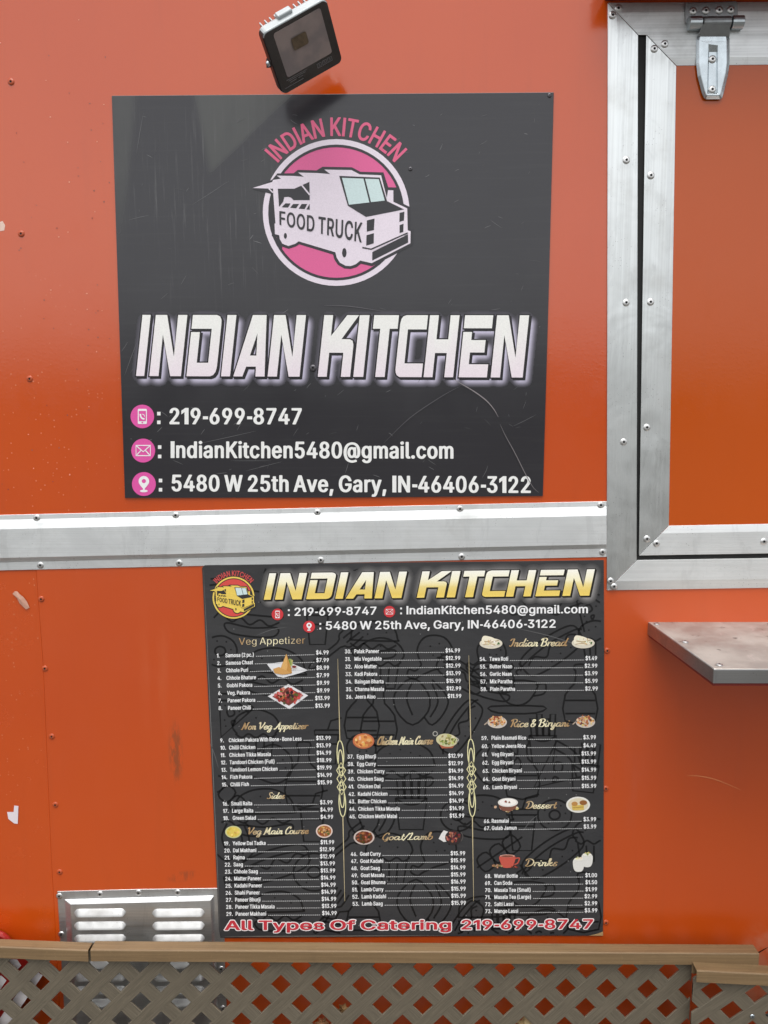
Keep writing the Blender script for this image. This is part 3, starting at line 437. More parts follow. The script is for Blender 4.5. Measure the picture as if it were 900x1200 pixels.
HEAVY_SRC = r'''A191|0,1 7,0 30,0 40,2 44,7 59,51 63,53 118,53 136,6 139,3 148,0 172,0 181,2 184,4 116,193 112,198 103,200 76,200 67,198 63,195 -5,8 -5,4;89,135 107,84 72,84
B182|23,0 110,1 125,4 141,10 150,17 159,26 165,37 167,47 168,59 166,73 161,83 155,91 147,98 135,104 147,113 156,124 160,137 160,151 154,171 139,187 121,196 97,200 23,200 14,198 11,195 11,4;59,86 97,86 105,84 114,77 119,67 121,56 119,44 114,36 106,32 99,31 59,31;59,169 95,169 107,163 113,153 114,142 112,132 106,123 93,116 59,117
C203|41,15 55,7 75,0 97,-2 121,-1 141,5 156,14 172,28 180,39 185,51 188,63 185,67 175,69 154,69 145,67 141,64 134,47 124,37 108,30 91,30 73,39 62,51 54,71 50,95 52,120 59,143 71,159 89,170 107,171 122,164 134,153 141,136 145,133 154,131 175,131 186,133 188,138 182,157 174,169 163,181 148,191 130,198 111,202 91,202 72,199 55,193 41,185 28,172 18,159 10,142 5,125 3,103 4,81 9,61 17,42 27,28
D200|16,1 24,0 91,0 114,4 142,15 153,23 166,36 175,52 182,72 184,94 183,118 179,138 171,157 162,169 147,182 127,193 97,199 23,200 14,198 11,195 11,4;58,168 82,170 98,168 110,163 120,156 127,146 132,135 138,106 137,86 134,72 124,50 109,37 92,31 59,31
E168|23,0 139,0 146,1 151,4 152,25 146,29 60,30 58,33 59,85 132,86 141,88 145,93 144,110 139,115 59,117 58,169 145,171 151,176 151,193 148,198 138,200 24,200 14,198 11,195 11,4
F165|22,0 45,0 55,2 58,5 59,83 129,83 140,87 141,108 135,112 58,114 58,168 60,170 144,171 150,176 150,193 147,197 137,200 24,200 14,198 11,195 11,4
G207|40,16 55,7 72,1 97,-2 122,-1 143,6 160,16 172,27 183,44 189,61 191,98 188,103 178,105 107,105 96,102 94,99 94,81 97,77 107,75 141,75 143,73 139,55 131,42 119,33 105,29 88,31 78,36 68,43 56,64 50,91 52,119 58,141 70,158 88,170 106,171 121,165 132,154 141,136 145,133 154,131 176,131 187,134 189,138 181,158 173,170 162,182 148,191 130,198 110,202 90,202 70,199 53,192 39,184 27,171 14,152 8,136 4,118 3,96 5,75 10,56 18,41 28,27
H205|22,0 45,0 55,2 58,5 59,87 132,87 135,84 135,5 139,2 148,0 171,0 182,4 183,193 180,197 170,200 148,200 139,198 136,195 135,119 132,117 59,118 57,195 54,198 45,200 23,200 12,196 11,4
I124|5,1 13,0 99,0 109,2 112,5 112,25 110,28 100,30 81,30 80,33 80,168 100,170 111,173 112,176 112,193 109,198 99,200 13,200 3,198 0,195 0,176 2,172 12,170 30,170 32,167 32,32 30,30 12,30 2,28 0,25 0,4
J160|25,9 38,3 57,-2 72,-2 91,0 106,5 118,13 127,23 134,35 137,53 137,193 135,197 125,200 103,200 94,198 90,194 90,55 88,44 84,36 80,32 72,28 62,30 55,34 51,42 48,53 48,68 46,71 35,74 7,73 1,68 1,50 5,34 14,19
K186|22,0 45,0 52,1 57,4 58,67 72,81 130,3 139,0 166,0 173,1 178,4 178,7 103,112 178,193 177,197 165,200 137,200 127,198 59,125 57,195 54,198 45,200 23,200 12,196 11,4
L159|23,0 134,0 144,2 147,6 147,25 141,29 58,31 58,193 55,197 51,199 23,200 14,198 11,194 11,4
M247|22,0 44,0 54,2 57,5 58,97 96,5 98,2 107,0 127,0 137,2 140,6 176,97 178,5 181,2 189,0 212,0 223,3 224,7 224,193 223,196 212,200 180,200 170,198 167,195 118,70 68,195 64,198 55,200 23,200 13,197 10,193 11,4
N208|22,0 45,0 55,2 58,5 59,120 135,3 146,0 172,0 179,1 184,4 185,193 183,197 172,200 150,200 141,198 138,194 137,79 61,197 50,200 24,200 17,199 12,196 11,4
O211|42,15 60,5 84,-1 104,-2 129,1 144,7 159,16 172,28 184,46 192,64 195,83 196,109 193,129 186,151 176,167 164,179 147,192 130,198 109,202 91,202 72,199 55,193 41,185 27,171 15,153 8,136 4,118 3,97 5,76 11,56 18,42 27,28;56,63 51,84 51,113 55,134 65,152 78,164 93,171 111,169 122,164 131,157 140,144 146,129 149,100 148,79 144,66 138,52 130,43 121,35 109,30 99,29 88,30 77,36 68,44
P178|22,0 45,0 55,2 57,4 59,69 97,70 121,74 139,84 155,100 160,110 164,124 163,150 155,170 138,187 120,196 95,200 23,200 14,198 11,195 11,4;58,169 91,170 99,168 106,164 115,151 117,135 115,121 110,109 102,103 94,100 58,101
R180|23,0 46,0 56,3 58,7 58,73 60,74 80,74 84,72 122,3 132,0 158,0 165,1 171,4 171,7 130,81 144,90 155,102 162,117 165,131 164,148 160,163 152,175 139,187 121,196 96,200 23,200 14,198 11,195 11,4;58,169 94,169 102,167 109,162 116,151 118,137 116,123 110,112 103,108 95,105 59,105
S179|29,11 44,3 69,-3 86,-3 110,-1 128,5 143,14 154,25 162,41 164,58 162,73 154,86 143,96 130,104 67,125 58,132 55,143 56,153 61,163 71,170 82,172 95,171 106,164 112,157 115,147 118,144 127,142 148,142 158,144 161,149 158,164 151,176 139,186 126,194 109,200 88,202 72,202 55,198 38,192 28,185 16,173 10,160 7,144 10,127 17,117 29,106 43,98 93,82 107,76 115,67 118,56 115,44 107,35 95,29 80,28 70,30 59,36 54,42 50,55 47,58 38,60 8,59 3,55 4,46 9,33 16,22
T180|72,0 95,0 104,2 107,5 108,168 156,170 164,172 168,176 168,193 164,198 155,200 13,200 4,198 0,195 0,176 3,172 13,170 60,168 61,4
U205|39,14 55,5 73,-1 97,-3 121,-1 139,5 155,14 165,24 176,40 183,63 183,193 181,197 171,200 148,200 139,198 136,195 134,60 130,48 123,39 111,31 99,28 86,30 72,37 64,46 60,58 58,69 57,195 54,198 45,200 23,200 12,196 11,63 15,44 26,25
V191|77,0 103,0 113,2 115,5 184,193 182,197 172,200 148,200 139,198 136,195 90,64 43,195 39,198 30,200 8,200 -2,198 -5,195 65,4
W269|58,0 85,0 95,2 97,5 128,115 159,5 162,2 172,0 198,0 208,3 211,8 261,191 261,196 250,200 227,200 218,198 215,195 184,81 153,195 150,198 141,200 115,200 105,198 102,193 72,81 42,195 38,198 29,200 6,200 -4,197 -5,193 47,4
Y188|77,0 98,0 108,2 111,5 112,83 181,193 179,198 169,200 144,200 133,197 88,127 43,198 33,200 7,200 -2,198 -5,195 64,83 65,4
a157|26,4 52,-3 71,-2 92,3 104,0 125,0 137,4 137,108 133,124 121,138 112,145 98,150 80,153 65,153 47,150 34,146 23,139 14,131 4,116 7,111 30,104 42,104 47,106 54,116 60,120 68,124 77,124 87,118 90,109 91,101 90,96 88,94 50,89 29,84 18,79 9,71 2,59 -1,44 2,28 10,16;47,36 46,44 47,52 50,57 63,62 91,66 90,48 82,33 74,28 67,26 58,27 50,31
b171|20,0 40,0 54,4 66,-1 84,-3 112,1 127,8 140,21 150,36 156,54 158,76 156,95 151,111 143,126 127,142 108,150 83,153 67,151 55,147 54,193 52,197 47,199 20,200 11,198 8,194 9,4;59,46 55,59 53,76 55,93 60,107 66,117 77,123 87,123 98,116 107,102 111,80 109,58 102,40 91,29 86,27 79,27 66,34
c160|30,11 40,5 53,0 71,-3 87,-3 103,0 118,6 129,15 143,33 147,42 145,45 122,52 108,52 103,49 97,37 90,31 82,27 72,27 61,34 53,45 49,59 47,78 50,95 55,109 63,118 72,123 82,123 90,120 97,113 102,102 108,99 121,100 144,106 146,109 145,114 133,132 123,140 113,146 98,151 80,153 66,152 47,148 35,143 25,135 16,125 9,113 3,98 1,81 2,62 4,49 11,34 19,21
d171|28,11 38,5 50,0 63,-2 83,-2 105,4 117,0 139,0 147,2 150,4 151,193 148,197 139,200 118,200 106,196 104,147 80,153 53,151 32,142 15,126 4,103 1,75 2,60 5,44 11,31 18,21;53,45 49,59 47,79 50,95 54,108 61,118 72,123 81,123 93,116 101,101 105,81 103,57 96,39 85,29 72,27 60,34
e163|29,11 40,5 54,0 72,-3 89,-3 105,0 119,5 131,14 145,31 148,38 145,41 122,47 109,47 104,45 97,34 91,29 83,26 73,27 63,31 56,38 51,49 48,62 50,63 138,63 148,66 150,69 150,83 148,101 142,117 134,129 122,140 112,146 97,151 79,153 64,152 46,148 35,143 25,135 15,124 9,113 3,98 1,81 1,62 4,48 11,32 18,22;51,103 58,115 66,121 74,124 83,123 93,116 99,106 103,93 101,92 48,93
f106|30,0 51,0 61,2 64,5 64,121 66,123 90,124 95,126 97,130 96,147 85,151 65,152 65,168 67,175 71,177 85,176 96,180 102,199 97,204 81,207 67,208 52,205 39,201 28,192 21,182 18,171 18,152 -4,150 -9,146 -10,129 -8,126 3,123 17,122 18,121 19,4
g171|26,-43 39,-50 61,-55 80,-56 100,-54 118,-49 130,-42 142,-30 149,-17 151,1 151,144 148,149 139,151 118,151 105,147 82,153 56,151 42,147 33,143 15,126 4,103 1,76 4,50 14,29 30,13 50,5 77,2 91,4 104,8 105,2 104,-8 100,-17 97,-21 88,-26 80,-27 68,-27 57,-20 46,-9 38,-7 27,-9 8,-21 8,-24 14,-32;52,50 48,65 47,81 50,96 54,108 61,117 72,123 81,123 93,116 102,100 105,78 103,58 95,41 84,32 72,32 59,39
h165|20,0 41,0 50,2 54,5 55,101 63,117 72,122 78,124 84,122 91,118 98,102 99,5 102,2 111,0 132,0 142,2 145,6 145,101 143,116 139,126 132,135 123,143 105,151 80,153 55,148 54,193 52,197 47,199 20,200 11,198 8,194 9,4
i74|20,0 41,0 51,2 54,6 54,144 52,148 47,150 20,151 11,149 8,146 9,4;13,170 21,167 32,166 41,168 48,170 55,177 58,183 58,189 54,196 46,203 32,206 21,204 13,201 5,193 4,185 7,177
j74|-10,-53 2,-54 28,-49 36,-45 43,-38 51,-25 54,-9 54,144 52,148 48,150 20,151 11,149 8,146 7,-11 3,-23 -10,-25 -15,-28 -15,-50;14,170 21,168 31,166 41,168 49,171 56,177 58,184 58,190 54,196 46,203 32,206 20,204 12,200 5,192 3,184 7,176
k154|20,0 40,0 48,1 53,4 54,55 55,58 101,2 111,0 138,0 147,2 150,5 87,85 144,144 145,147 142,149 133,151 107,151 97,149 55,107 54,193 52,197 47,199 20,200 11,198 8,194 9,4
l82|27,4 46,-1 71,1 76,3 79,7 74,25 69,28 56,29 54,34 54,193 51,198 42,200 20,200 11,198 8,194 8,36 10,23 15,13
m240|20,0 41,0 50,2 54,5 54,101 57,110 62,118 69,123 75,124 85,118 91,106 91,5 95,2 104,0 124,0 135,3 137,7 137,103 144,118 150,122 156,124 162,123 169,118 174,106 174,5 178,2 187,0 208,0 217,2 220,7 220,99 218,117 214,128 206,138 196,146 184,151 170,154 156,154 142,151 130,146 120,140 106,149 88,154 69,152 53,148 40,151 20,151 11,149 8,144 9,4
n165|20,0 41,0 50,2 54,5 55,101 63,117 72,122 78,124 84,122 91,118 98,102 99,5 103,2 112,0 133,0 144,4 144,108 139,126 126,141 108,150 87,153 69,151 54,147 47,150 40,151 20,151 11,149 8,147 9,4
o167|30,11 40,5 53,0 71,-3 85,-3 103,0 116,6 130,15 140,26 148,40 152,54 154,72 153,90 150,105 143,118 135,130 123,140 111,147 97,151 79,153 64,152 46,148 35,143 26,135 16,125 9,113 3,98 1,81 2,62 4,49 11,34 19,21;53,47 48,63 47,79 50,95 55,109 63,118 72,123 83,123 95,116 104,100 108,79 106,57 98,38 86,28 72,27 60,35
p171|13,-52 21,-54 41,-54 51,-51 54,-48 55,3 67,-1 84,-3 109,0 121,5 130,11 147,30 153,44 157,60 158,81 156,96 152,109 145,123 135,135 124,144 109,150 87,153 67,151 54,147 41,151 21,151 11,149 8,147 9,-50;59,46 55,59 53,76 55,93 60,107 66,117 77,123 87,123 98,116 107,102 111,80 109,58 102,40 91,29 86,27 79,27 66,34
q171|33,7 54,-1 80,-3 104,3 105,-50 111,-53 118,-54 139,-54 149,-50 151,-47 151,144 149,148 139,151 118,151 105,147 83,153 66,153 42,147 24,135 14,125 8,113 3,99 1,82 1,63 4,48 11,32 18,21;53,45 49,59 47,79 50,95 54,108 61,118 72,123 81,123 93,116 101,101 105,81 103,57 96,39 85,29 72,27 60,34
r109|20,0 41,0 50,2 54,5 54,94 55,104 61,115 70,121 76,122 90,121 101,125 103,127 102,147 99,151 90,153 75,153 53,148 41,151 21,151 11,149 8,147 9,4
s148|21,9 33,3 46,-1 69,-3 89,-1 103,3 116,10 126,19 132,29 135,42 134,54 128,67 120,75 109,81 60,95 55,99 52,106 53,113 55,118 67,125 74,124 80,122 89,108 95,105 103,104 130,111 132,114 129,123 115,140 106,146 92,151 77,153 61,153 45,150 32,145 23,140 15,132 8,122 6,110 7,97 13,86 22,76 33,70 81,56 87,50 88,42 87,36 83,31 75,27 67,26 61,27 54,31 46,44 40,48 33,49 7,43 3,42 2,38 6,26 12,18
t97|34,4 55,-1 81,0 88,2 91,6 86,25 75,29 63,28 60,32 59,39 59,121 60,123 75,123 85,125 88,129 88,145 81,150 59,152 58,181 55,184 46,186 25,186 15,184 12,180 12,152 -4,150 -10,145 -8,126 -4,124 11,123 12,121 13,34 15,24 21,14
u165|37,4 62,-2 79,-1 99,5 105,1 114,0 133,0 144,4 145,144 143,149 133,151 112,151 103,149 99,146 98,50 95,42 90,34 81,29 75,28 69,29 62,34 55,49 54,146 50,149 41,151 20,151 9,148 8,144 8,50 12,30 21,16
v157|61,0 83,0 93,2 96,5 150,144 147,149 138,151 115,151 108,150 103,147 72,66 42,147 30,151 8,151 -2,149 -4,147 50,4
w224|46,1 53,0 74,0 85,4 106,72 127,4 132,1 139,0 160,0 171,3 174,11 215,147 212,149 202,151 181,151 170,148 148,80 129,147 124,150 117,151 95,151 86,149 82,145 63,80 43,147 31,151 9,151 -1,149 -3,144 40,4
x153|9,0 33,0 43,2 71,41 98,2 108,0 132,0 143,3 144,7 96,76 141,144 141,148 130,151 106,151 97,149 71,113 46,149 37,151 13,151 1,148 0,144 46,77 -3,7 -3,4
y157|13,-52 27,-54 50,-53 66,-46 80,-33 88,-17 150,144 147,149 138,151 115,151 108,150 103,147 72,66 42,147 30,151 8,151 -2,149 -4,147 49,4 42,-15 37,-23 33,-25 24,-23 17,-24 12,-28 6,-46 7,-49
z154|16,0 125,0 132,1 137,4 138,24 135,28 125,30 62,31 136,128 136,145 134,148 123,151 19,151 7,148 6,127 9,123 19,121 80,120 4,23 5,4
0181|40,10 54,3 75,-2 92,-2 110,1 125,8 139,19 149,34 157,53 162,76 163,101 161,130 156,151 148,168 137,183 122,194 109,199 92,202 77,202 61,199 50,195 39,189 28,177 20,166 13,151 9,134 6,109 6,90 8,71 12,51 19,34 28,22;60,51 54,71 52,93 54,123 59,145 66,160 76,170 87,172 93,170 100,164 106,155 112,142 117,113 116,76 110,53 99,34 90,29 84,28 77,30 69,35
1181|22,1 29,0 145,0 155,2 158,5 158,24 155,27 146,29 117,29 115,31 115,193 111,198 101,200 74,200 65,198 21,165 20,141 23,137 27,136 33,135 42,137 67,154 68,32 66,30 29,29 20,27 17,24 17,4
2181|18,1 25,0 144,0 154,2 157,5 157,25 151,29 73,31 131,94 144,111 151,126 154,146 150,164 141,179 126,192 112,198 96,202 80,202 63,200 39,190 27,179 20,170 15,158 13,143 14,139 19,137 46,136 56,138 59,141 61,153 66,164 73,170 81,172 91,171 101,165 106,155 108,143 105,127 94,110 13,23 13,4
3181|30,11 45,4 68,-2 88,-2 106,0 124,6 137,15 148,26 155,38 158,53 158,69 153,84 145,95 132,106 120,112 99,118 150,177 151,193 148,198 138,200 28,200 18,198 15,195 14,176 20,171 91,169 91,167 47,117 47,99 53,94 85,92 97,87 103,83 107,76 111,59 110,48 104,37 95,30 84,28 72,29 61,35 56,42 52,53 49,56 39,58 17,58 8,56 5,52 6,43 10,34 17,23
4181|16,40 92,39 94,37 94,6 97,2 106,0 127,0 134,1 139,4 140,39 154,40 164,42 166,46 166,63 164,67 160,69 140,71 140,122 138,125 127,128 106,128 97,126 94,122 93,70 55,71 126,193 127,195 125,197 115,200 93,200 84,198 80,195 3,65 4,43
5181|35,11 48,4 70,-2 88,-2 105,0 122,6 134,14 147,28 155,45 158,67 155,87 144,108 130,122 112,130 90,134 64,131 63,133 68,169 136,170 145,171 149,177 149,193 146,198 136,200 37,200 28,198 24,195 14,99 20,96 47,92 56,94 72,103 88,103 98,97 104,90 109,78 111,66 109,52 104,40 96,32 85,28 76,29 65,35 60,43 57,53 54,56 45,58 24,58 13,56 11,51 12,42 17,31 24,21
6181|41,9 54,3 72,-2 91,-2 107,0 125,7 139,19 149,32 155,47 157,67 154,84 147,98 136,111 123,120 110,124 86,128 131,193 129,198 119,200 96,200 85,197 26,110 15,85 12,61 17,38 29,20;63,43 59,55 58,67 60,79 65,88 72,95 80,99 89,99 101,92 108,79 111,65 109,49 101,35 89,28 80,28 68,35
7181|37,0 60,0 70,2 73,5 157,172 158,194 155,198 145,200 24,200 15,198 12,195 11,175 17,171 107,168 25,7 26,4
8181|33,11 47,4 71,-2 91,-2 110,0 129,7 142,16 154,29 158,37 161,49 161,61 159,71 148,90 130,105 143,117 150,127 154,141 154,155 151,165 146,174 129,191 106,200 88,202 72,202 56,198 43,193 33,186 22,174 15,156 16,135 23,119 39,105 19,88 12,77 9,67 7,55 9,43 13,32 20,23;56,46 55,59 57,70 63,80 75,87 86,88 95,86 106,79 113,67 114,57 112,44 106,35 95,29 82,28 72,30 62,36;63,134 61,144 62,155 67,164 73,170 80,172 89,172 98,168 105,160 108,149 107,136 102,127 95,121 87,118 78,119 68,125
9181|50,0 74,0 85,3 135,76 151,106 157,131 156,145 153,159 148,170 140,180 130,190 117,196 105,200 87,202 73,202 55,197 44,193 34,185 24,175 17,162 12,146 12,129 15,115 22,101 34,88 47,80 60,76 83,72 38,7 38,4;62,117 59,128 58,141 61,151 65,160 72,168 80,172 89,172 100,166 108,153 111,138 108,121 101,108 89,101 80,101 68,108
@265|46,-26 61,-35 84,-44 105,-49 128,-51 149,-50 175,-45 198,-38 200,-34 195,-19 189,-15 176,-14 147,-22 119,-22 95,-16 74,-3 60,17 52,38 48,68 50,94 54,113 63,132 74,146 89,156 107,163 130,166 149,164 165,158 178,150 188,140 197,126 203,109 206,90 205,63 202,44 197,34 193,33 189,43 189,129 186,133 177,135 149,133 131,137 118,138 97,133 84,126 69,109 61,90 59,67 63,45 70,31 80,19 89,12 102,7 116,5 131,5 147,9 156,14 171,8 186,4 200,4 215,7 227,14 239,27 245,43 249,66 250,91 246,114 238,135 226,153 210,169 192,180 170,189 140,193 114,193 85,187 62,179 43,166 25,147 14,128 7,107 3,83 4,53 9,29 17,8 29,-11;107,47 103,59 102,75 104,87 108,98 114,105 121,109 130,109 139,104 144,93 146,70 144,54 139,41 131,35 121,34 112,39
.82|18,2 27,-1 38,-2 50,1 56,5 63,13 64,19 63,26 55,36 46,40 35,41 21,39 14,34 7,25 7,16 12,8
,82|5,-43 14,-45 29,-45 38,-44 42,-41 62,29 60,33 50,36 26,36 17,34 14,31 3,-41
:82|17,106 25,103 37,102 46,103 54,106 61,114 64,120 64,127 59,135 51,142 37,145 24,143 15,139 8,130 7,120 11,112;18,2 27,-1 38,-2 50,1 56,5 63,13 64,19 63,26 55,36 46,40 35,41 21,39 14,34 7,25 7,16 12,8
-181|44,70 131,71 138,76 137,95 134,99 125,101 38,100 31,95 32,74
$179|34,7 63,-2 64,-22 66,-25 76,-28 90,-28 99,-26 103,-23 104,-2 125,4 139,11 153,24 161,37 164,49 164,62 162,73 157,83 148,93 138,100 125,106 105,113 103,116 104,165 110,160 116,145 127,142 149,142 158,144 161,148 159,160 153,173 139,186 123,196 104,201 103,222 99,226 77,228 66,225 64,222 63,201 44,195 32,188 19,177 11,164 8,151 8,140 10,130 14,120 22,111 32,103 45,97 62,91 64,88 63,34 61,35 56,40 50,55 47,58 38,60 9,59 3,55 3,48 7,36 16,22;103,75 105,77 115,68 118,55 113,41 107,35 103,34;55,139 55,149 57,158 63,164 64,130 63,129 59,131
(114|57,-34 66,-36 87,-36 97,-34 99,-31 85,3 76,29 70,53 68,77 69,107 75,137 85,173 99,206 97,209 88,211 61,210 53,205 44,186 35,162 24,115 21,76 26,42 37,5 55,-32
)114|14,-36 35,-36 42,-35 47,-32 65,6 74,34 78,53 80,77 80,97 76,125 71,149 62,177 50,202 45,209 36,211 14,211 5,209 3,206 16,173 25,143 32,111 34,84 32,60 28,36 18,6 3,-30 4,-32
&179|24,11 36,5 49,0 66,-2 97,0 120,9 127,2 137,0 163,0 174,4 174,7 149,37 157,50 161,62 164,77 163,89 161,91 152,93 125,92 119,88 117,76 95,103 122,129 129,139 132,150 132,162 128,175 121,185 109,194 85,201 74,202 58,200 38,192 22,177 17,161 18,143 24,127 38,109 13,85 2,67 1,55 2,42 6,32 13,21;49,45 48,59 53,70 62,79 97,37 86,30 73,26 64,28 55,34;63,147 63,159 68,169 76,173 81,170 84,166 86,152 80,140 72,134 70,134
+181|23,65 62,64 63,17 65,15 74,13 95,13 104,15 107,18 107,64 146,65 155,67 158,70 158,88 155,92 146,94 107,94 106,141 104,143 95,145 74,145 65,143 62,140 62,94 23,94 14,92 11,88 12,68
/105|5,-29 25,-29 35,-27 38,-23 99,202 99,204 96,207 87,209 67,209 58,207 55,203 -6,-25'''
def read_font(src):
    F = {}
    for _l in src.split('\n'):
        _a, _s = _l[1:].split('|')
        F[_l[0]] = (int(_a), [[tuple(map(float, p.split(','))) for p in q.split()] for q in _s.split(';')])
    return F
FONT, HEAVY = read_font(FONT_SRC), read_font(HEAVY_SRC)
HEAVY['I'] = (84, [[(12, 0), (70, 0), (70, 200), (12, 200)]])
HEAVY['1'] = (122, [[(48, 0), (106, 0), (106, 200), (58, 200), (2, 166), (2, 120), (48, 148)]])
HEAVY['-'] = (90, [[(8, 62), (82, 62), (82, 98), (8, 98)]])
HEAVY['*'] = (84, [[(42 + 30 * math.cos(a * math.pi / 6), 88 + 30 * math.sin(a * math.pi / 6)) for a in range(12)]])
FONT['I'] = (70, [[(14, 0), (56, 0), (56, 200), (14, 200)]])
FONT['1'] = (112, [[(52, 0), (94, 0), (94, 200), (58, 200), (8, 166), (8, 124), (52, 152)]])
FONT['-'] = (82, [[(10, 64), (72, 64), (72, 98), (10, 98)]])
FONT['*'] = (70, [[(35 + 28 * math.cos(a * math.pi / 6), 88 + 28 * math.sin(a * math.pi / 6)) for a in range(12)]])

def area(c):
    return .5 * sum(c[i - 1][0] * c[i][1] - c[i][0] * c[i - 1][1] for i in range(len(c)))
def inside(p, c):
    r = False
    for i in range(len(c)):
        (x0, y0), (x1, y1) = c[i - 1], c[i]
        if (y0 > p[1]) != (y1 > p[1]) and p[0] < (x1 - x0) * (p[1] - y0) / (y1 - y0) + x0: r = not r
    return r
def groups(cs):
    """sort contours into [outer, hole, hole...] lists; outers one way round, holes the other"""
    dep = [sum(1 for j, d in enumerate(cs) if j != i and inside(c[0], d)) for i, c in enumerate(cs)]
    out = []
    for i, c in enumerate(cs):
        if dep[i] % 2 == 0:
            g = [c if area(c) > 0 else c[::-1]]
            for j, h in enumerate(cs):
                if dep[j] == dep[i] + 1 and inside(h[0], c): g.append(h if area(h) < 0 else h[::-1])
            out.append(g)
    return out
def offset(c, d):
    """grow a contour by d along its outward side (outers grow, holes shrink)"""
    n = len(c); r = []
    for i in range(n):
        a, b, e = c[i - 1], c[i], c[(i + 1) % n]
        u = (b[0] - a[0], b[1] - a[1]); v = (e[0] - b[0], e[1] - b[1])
        lu, lv = math.hypot(*u) or 1, math.hypot(*v) or 1
        n1 = (u[1] / lu, -u[0] / lu); n2 = (v[1] / lv, -v[0] / lv)
        k = 1 + n1[0] * n2[0] + n1[1] * n2[1]
        s = d / max(k, .5)
        r.append((b[0] + (n1[0] + n2[0]) * s, b[1] + (n1[1] + n2[1]) * s))
    return r

def cut_rows(c, ys):
    """slice a shape at printed colour steps so that the colours run evenly down the letters"""
    out = [c]
    for y in ys:
        nxt = []
        for q in out:
            for sgn in (1, -1):
                r = []
                for i in range(len(q)):
                    a, b_ = q[i - 1], q[i]
                    da, db = sgn * (a[1] - y), sgn * (b_[1] - y)
                    if (da < 0) != (db < 0): t = da / (da - db); r.append((a[0] + (b_[0] - a[0]) * t, y))
                    if db >= 0: r.append(b_)
                if len(r) > 2: nxt.append(r)
        out = nxt
    return out
class Print(Mesh):
    """flat printed shapes; coordinates are survey pixels, d is the height of the layer above the truck side"""
    def __init__(self, d): super().__init__(); self.d = d
    def shape(self, cs, col, k=0, off=0, colf=None, ycuts=None):
        d = self.d + k * .00035
        for g in groups(cs):
            if off: g = [offset(c, off) for c in g]
            fl = [p for c in g for p in c]
            if len(fl) < 3: continue
            vs = [W(p[0], p[1], d) for p in fl]
            tr = tessellate_polygon([[Vector((p[0], p[1], 0)) for p in c] for c in g])
            fs = []
            for t in tr:
                a, b, c = (fl[i] for i in t)
                s = (b[0] - a[0]) * (c[1] - a[1]) - (c[0] - a[0]) * (b[1] - a[1])
                if abs(s) > 1e-9: fs.append(list(t) if s < 0 else list(t)[::-1])
            if ycuts:
                for t in fs:
                    for q in cut_rows([fl[i] for i in t], ycuts):
                        self.add([W(p[0], p[1], d) for p in q], [list(range(len(q)))], cols=[colf(p) for p in q])
                continue
            self.add(vs, fs, col=col, cols=[colf(p) for p in fl] if colf else None)
    def poly(self, pts, col, k=0, **kw): self.shape([list(pts)], col, k, **kw)
    def ellipse(self, cx, cy, rx, ry, col, k=0, n=28, rot=0, **kw):
        c, s = math.cos(rot), math.sin(rot)
        self.poly([(cx + rx * math.cos(a) * c - ry * math.sin(a) * s, cy + rx * math.cos(a) * s + ry * math.sin(a) * c) for a in [2 * math.pi * i / n for i in range(n)]], col, k, **kw)
    def ring(self, cx, cy, R, r, col, k=0, n=64):
        C = lambda q: [(cx + q * math.cos(2 * math.pi * i / n), cy + q * math.sin(2 * math.pi * i / n)) for i in range(n)]
        self.shape([C(R), C(r)], col, k)
    def stroke(self, pts, w, col, k=0, close=False, taper=False, colf=None):
        d = self.d + k * .00035
        n = len(pts)
        if n < 2: return
        L, Rr = [], []
        for i in range(n):
            a = pts[i - 1] if (i or close) else pts[0]; b = pts[(i + 1) % n] if (i < n - 1 or close) else pts[-1]
            t = (b[0] - a[0], b[1] - a[1]); l = math.hypot(*t) or 1
            ww = (w(i / (n - 1), t) if callable(w) else w) * (.5 if not taper else .5 * math.sin(math.pi * (.06 + .88 * i / (n - 1))))
            nx, ny = t[1] / l * ww, -t[0] / l * ww
            L.append((pts[i][0] + nx, pts[i][1] + ny)); Rr.append((pts[i][0] - nx, pts[i][1] - ny))
        for i in range(n if close else n - 1):
            j = (i + 1) % n
            q = [L[i], L[j], Rr[j], Rr[i]]
            self.add([W(x, y, d) for x, y in q], [(0, 1, 2, 3)], col=col, cols=[colf(p) for p in q] if colf else None)
    def text(self, s, x0, y0, cap, col, x1=None, y1=None, k=0, sx=None, align='l', off=0, slope=0., shear=0., colf=None, track=0, font=None):
        """one line; with x1 it is fitted between x0 and x1; returns (left, right)"""
        font = font or FONT
        u = cap / 200.
        adv = lambda ch: (55 if ch == ' ' else font[ch][0]) + track
        wn_ = sum(adv(ch) for ch in s) * u
        if x1 is not None:
            sx = (x1 - x0) / wn_
            if y1 is not None: slope = (y1 - y0) / (x1 - x0)
        x = x0 - (wn_ * sx if align == 'r' else wn_ * sx / 2 if align == 'c' else 0)
        xs, base = x, (x1 if False else x0)
        for ch in s:
            if ch != ' ':
                cs = [[(x + (p[0] * sx + p[1] * shear) * u, y0 + slope * (x + p[0] * sx * u - base) - p[1] * u) for p in c] for c in font[ch][1]]
                self.shape(cs, col, k, off=off, colf=colf)
            x += adv(ch) * u * sx
        return xs, x

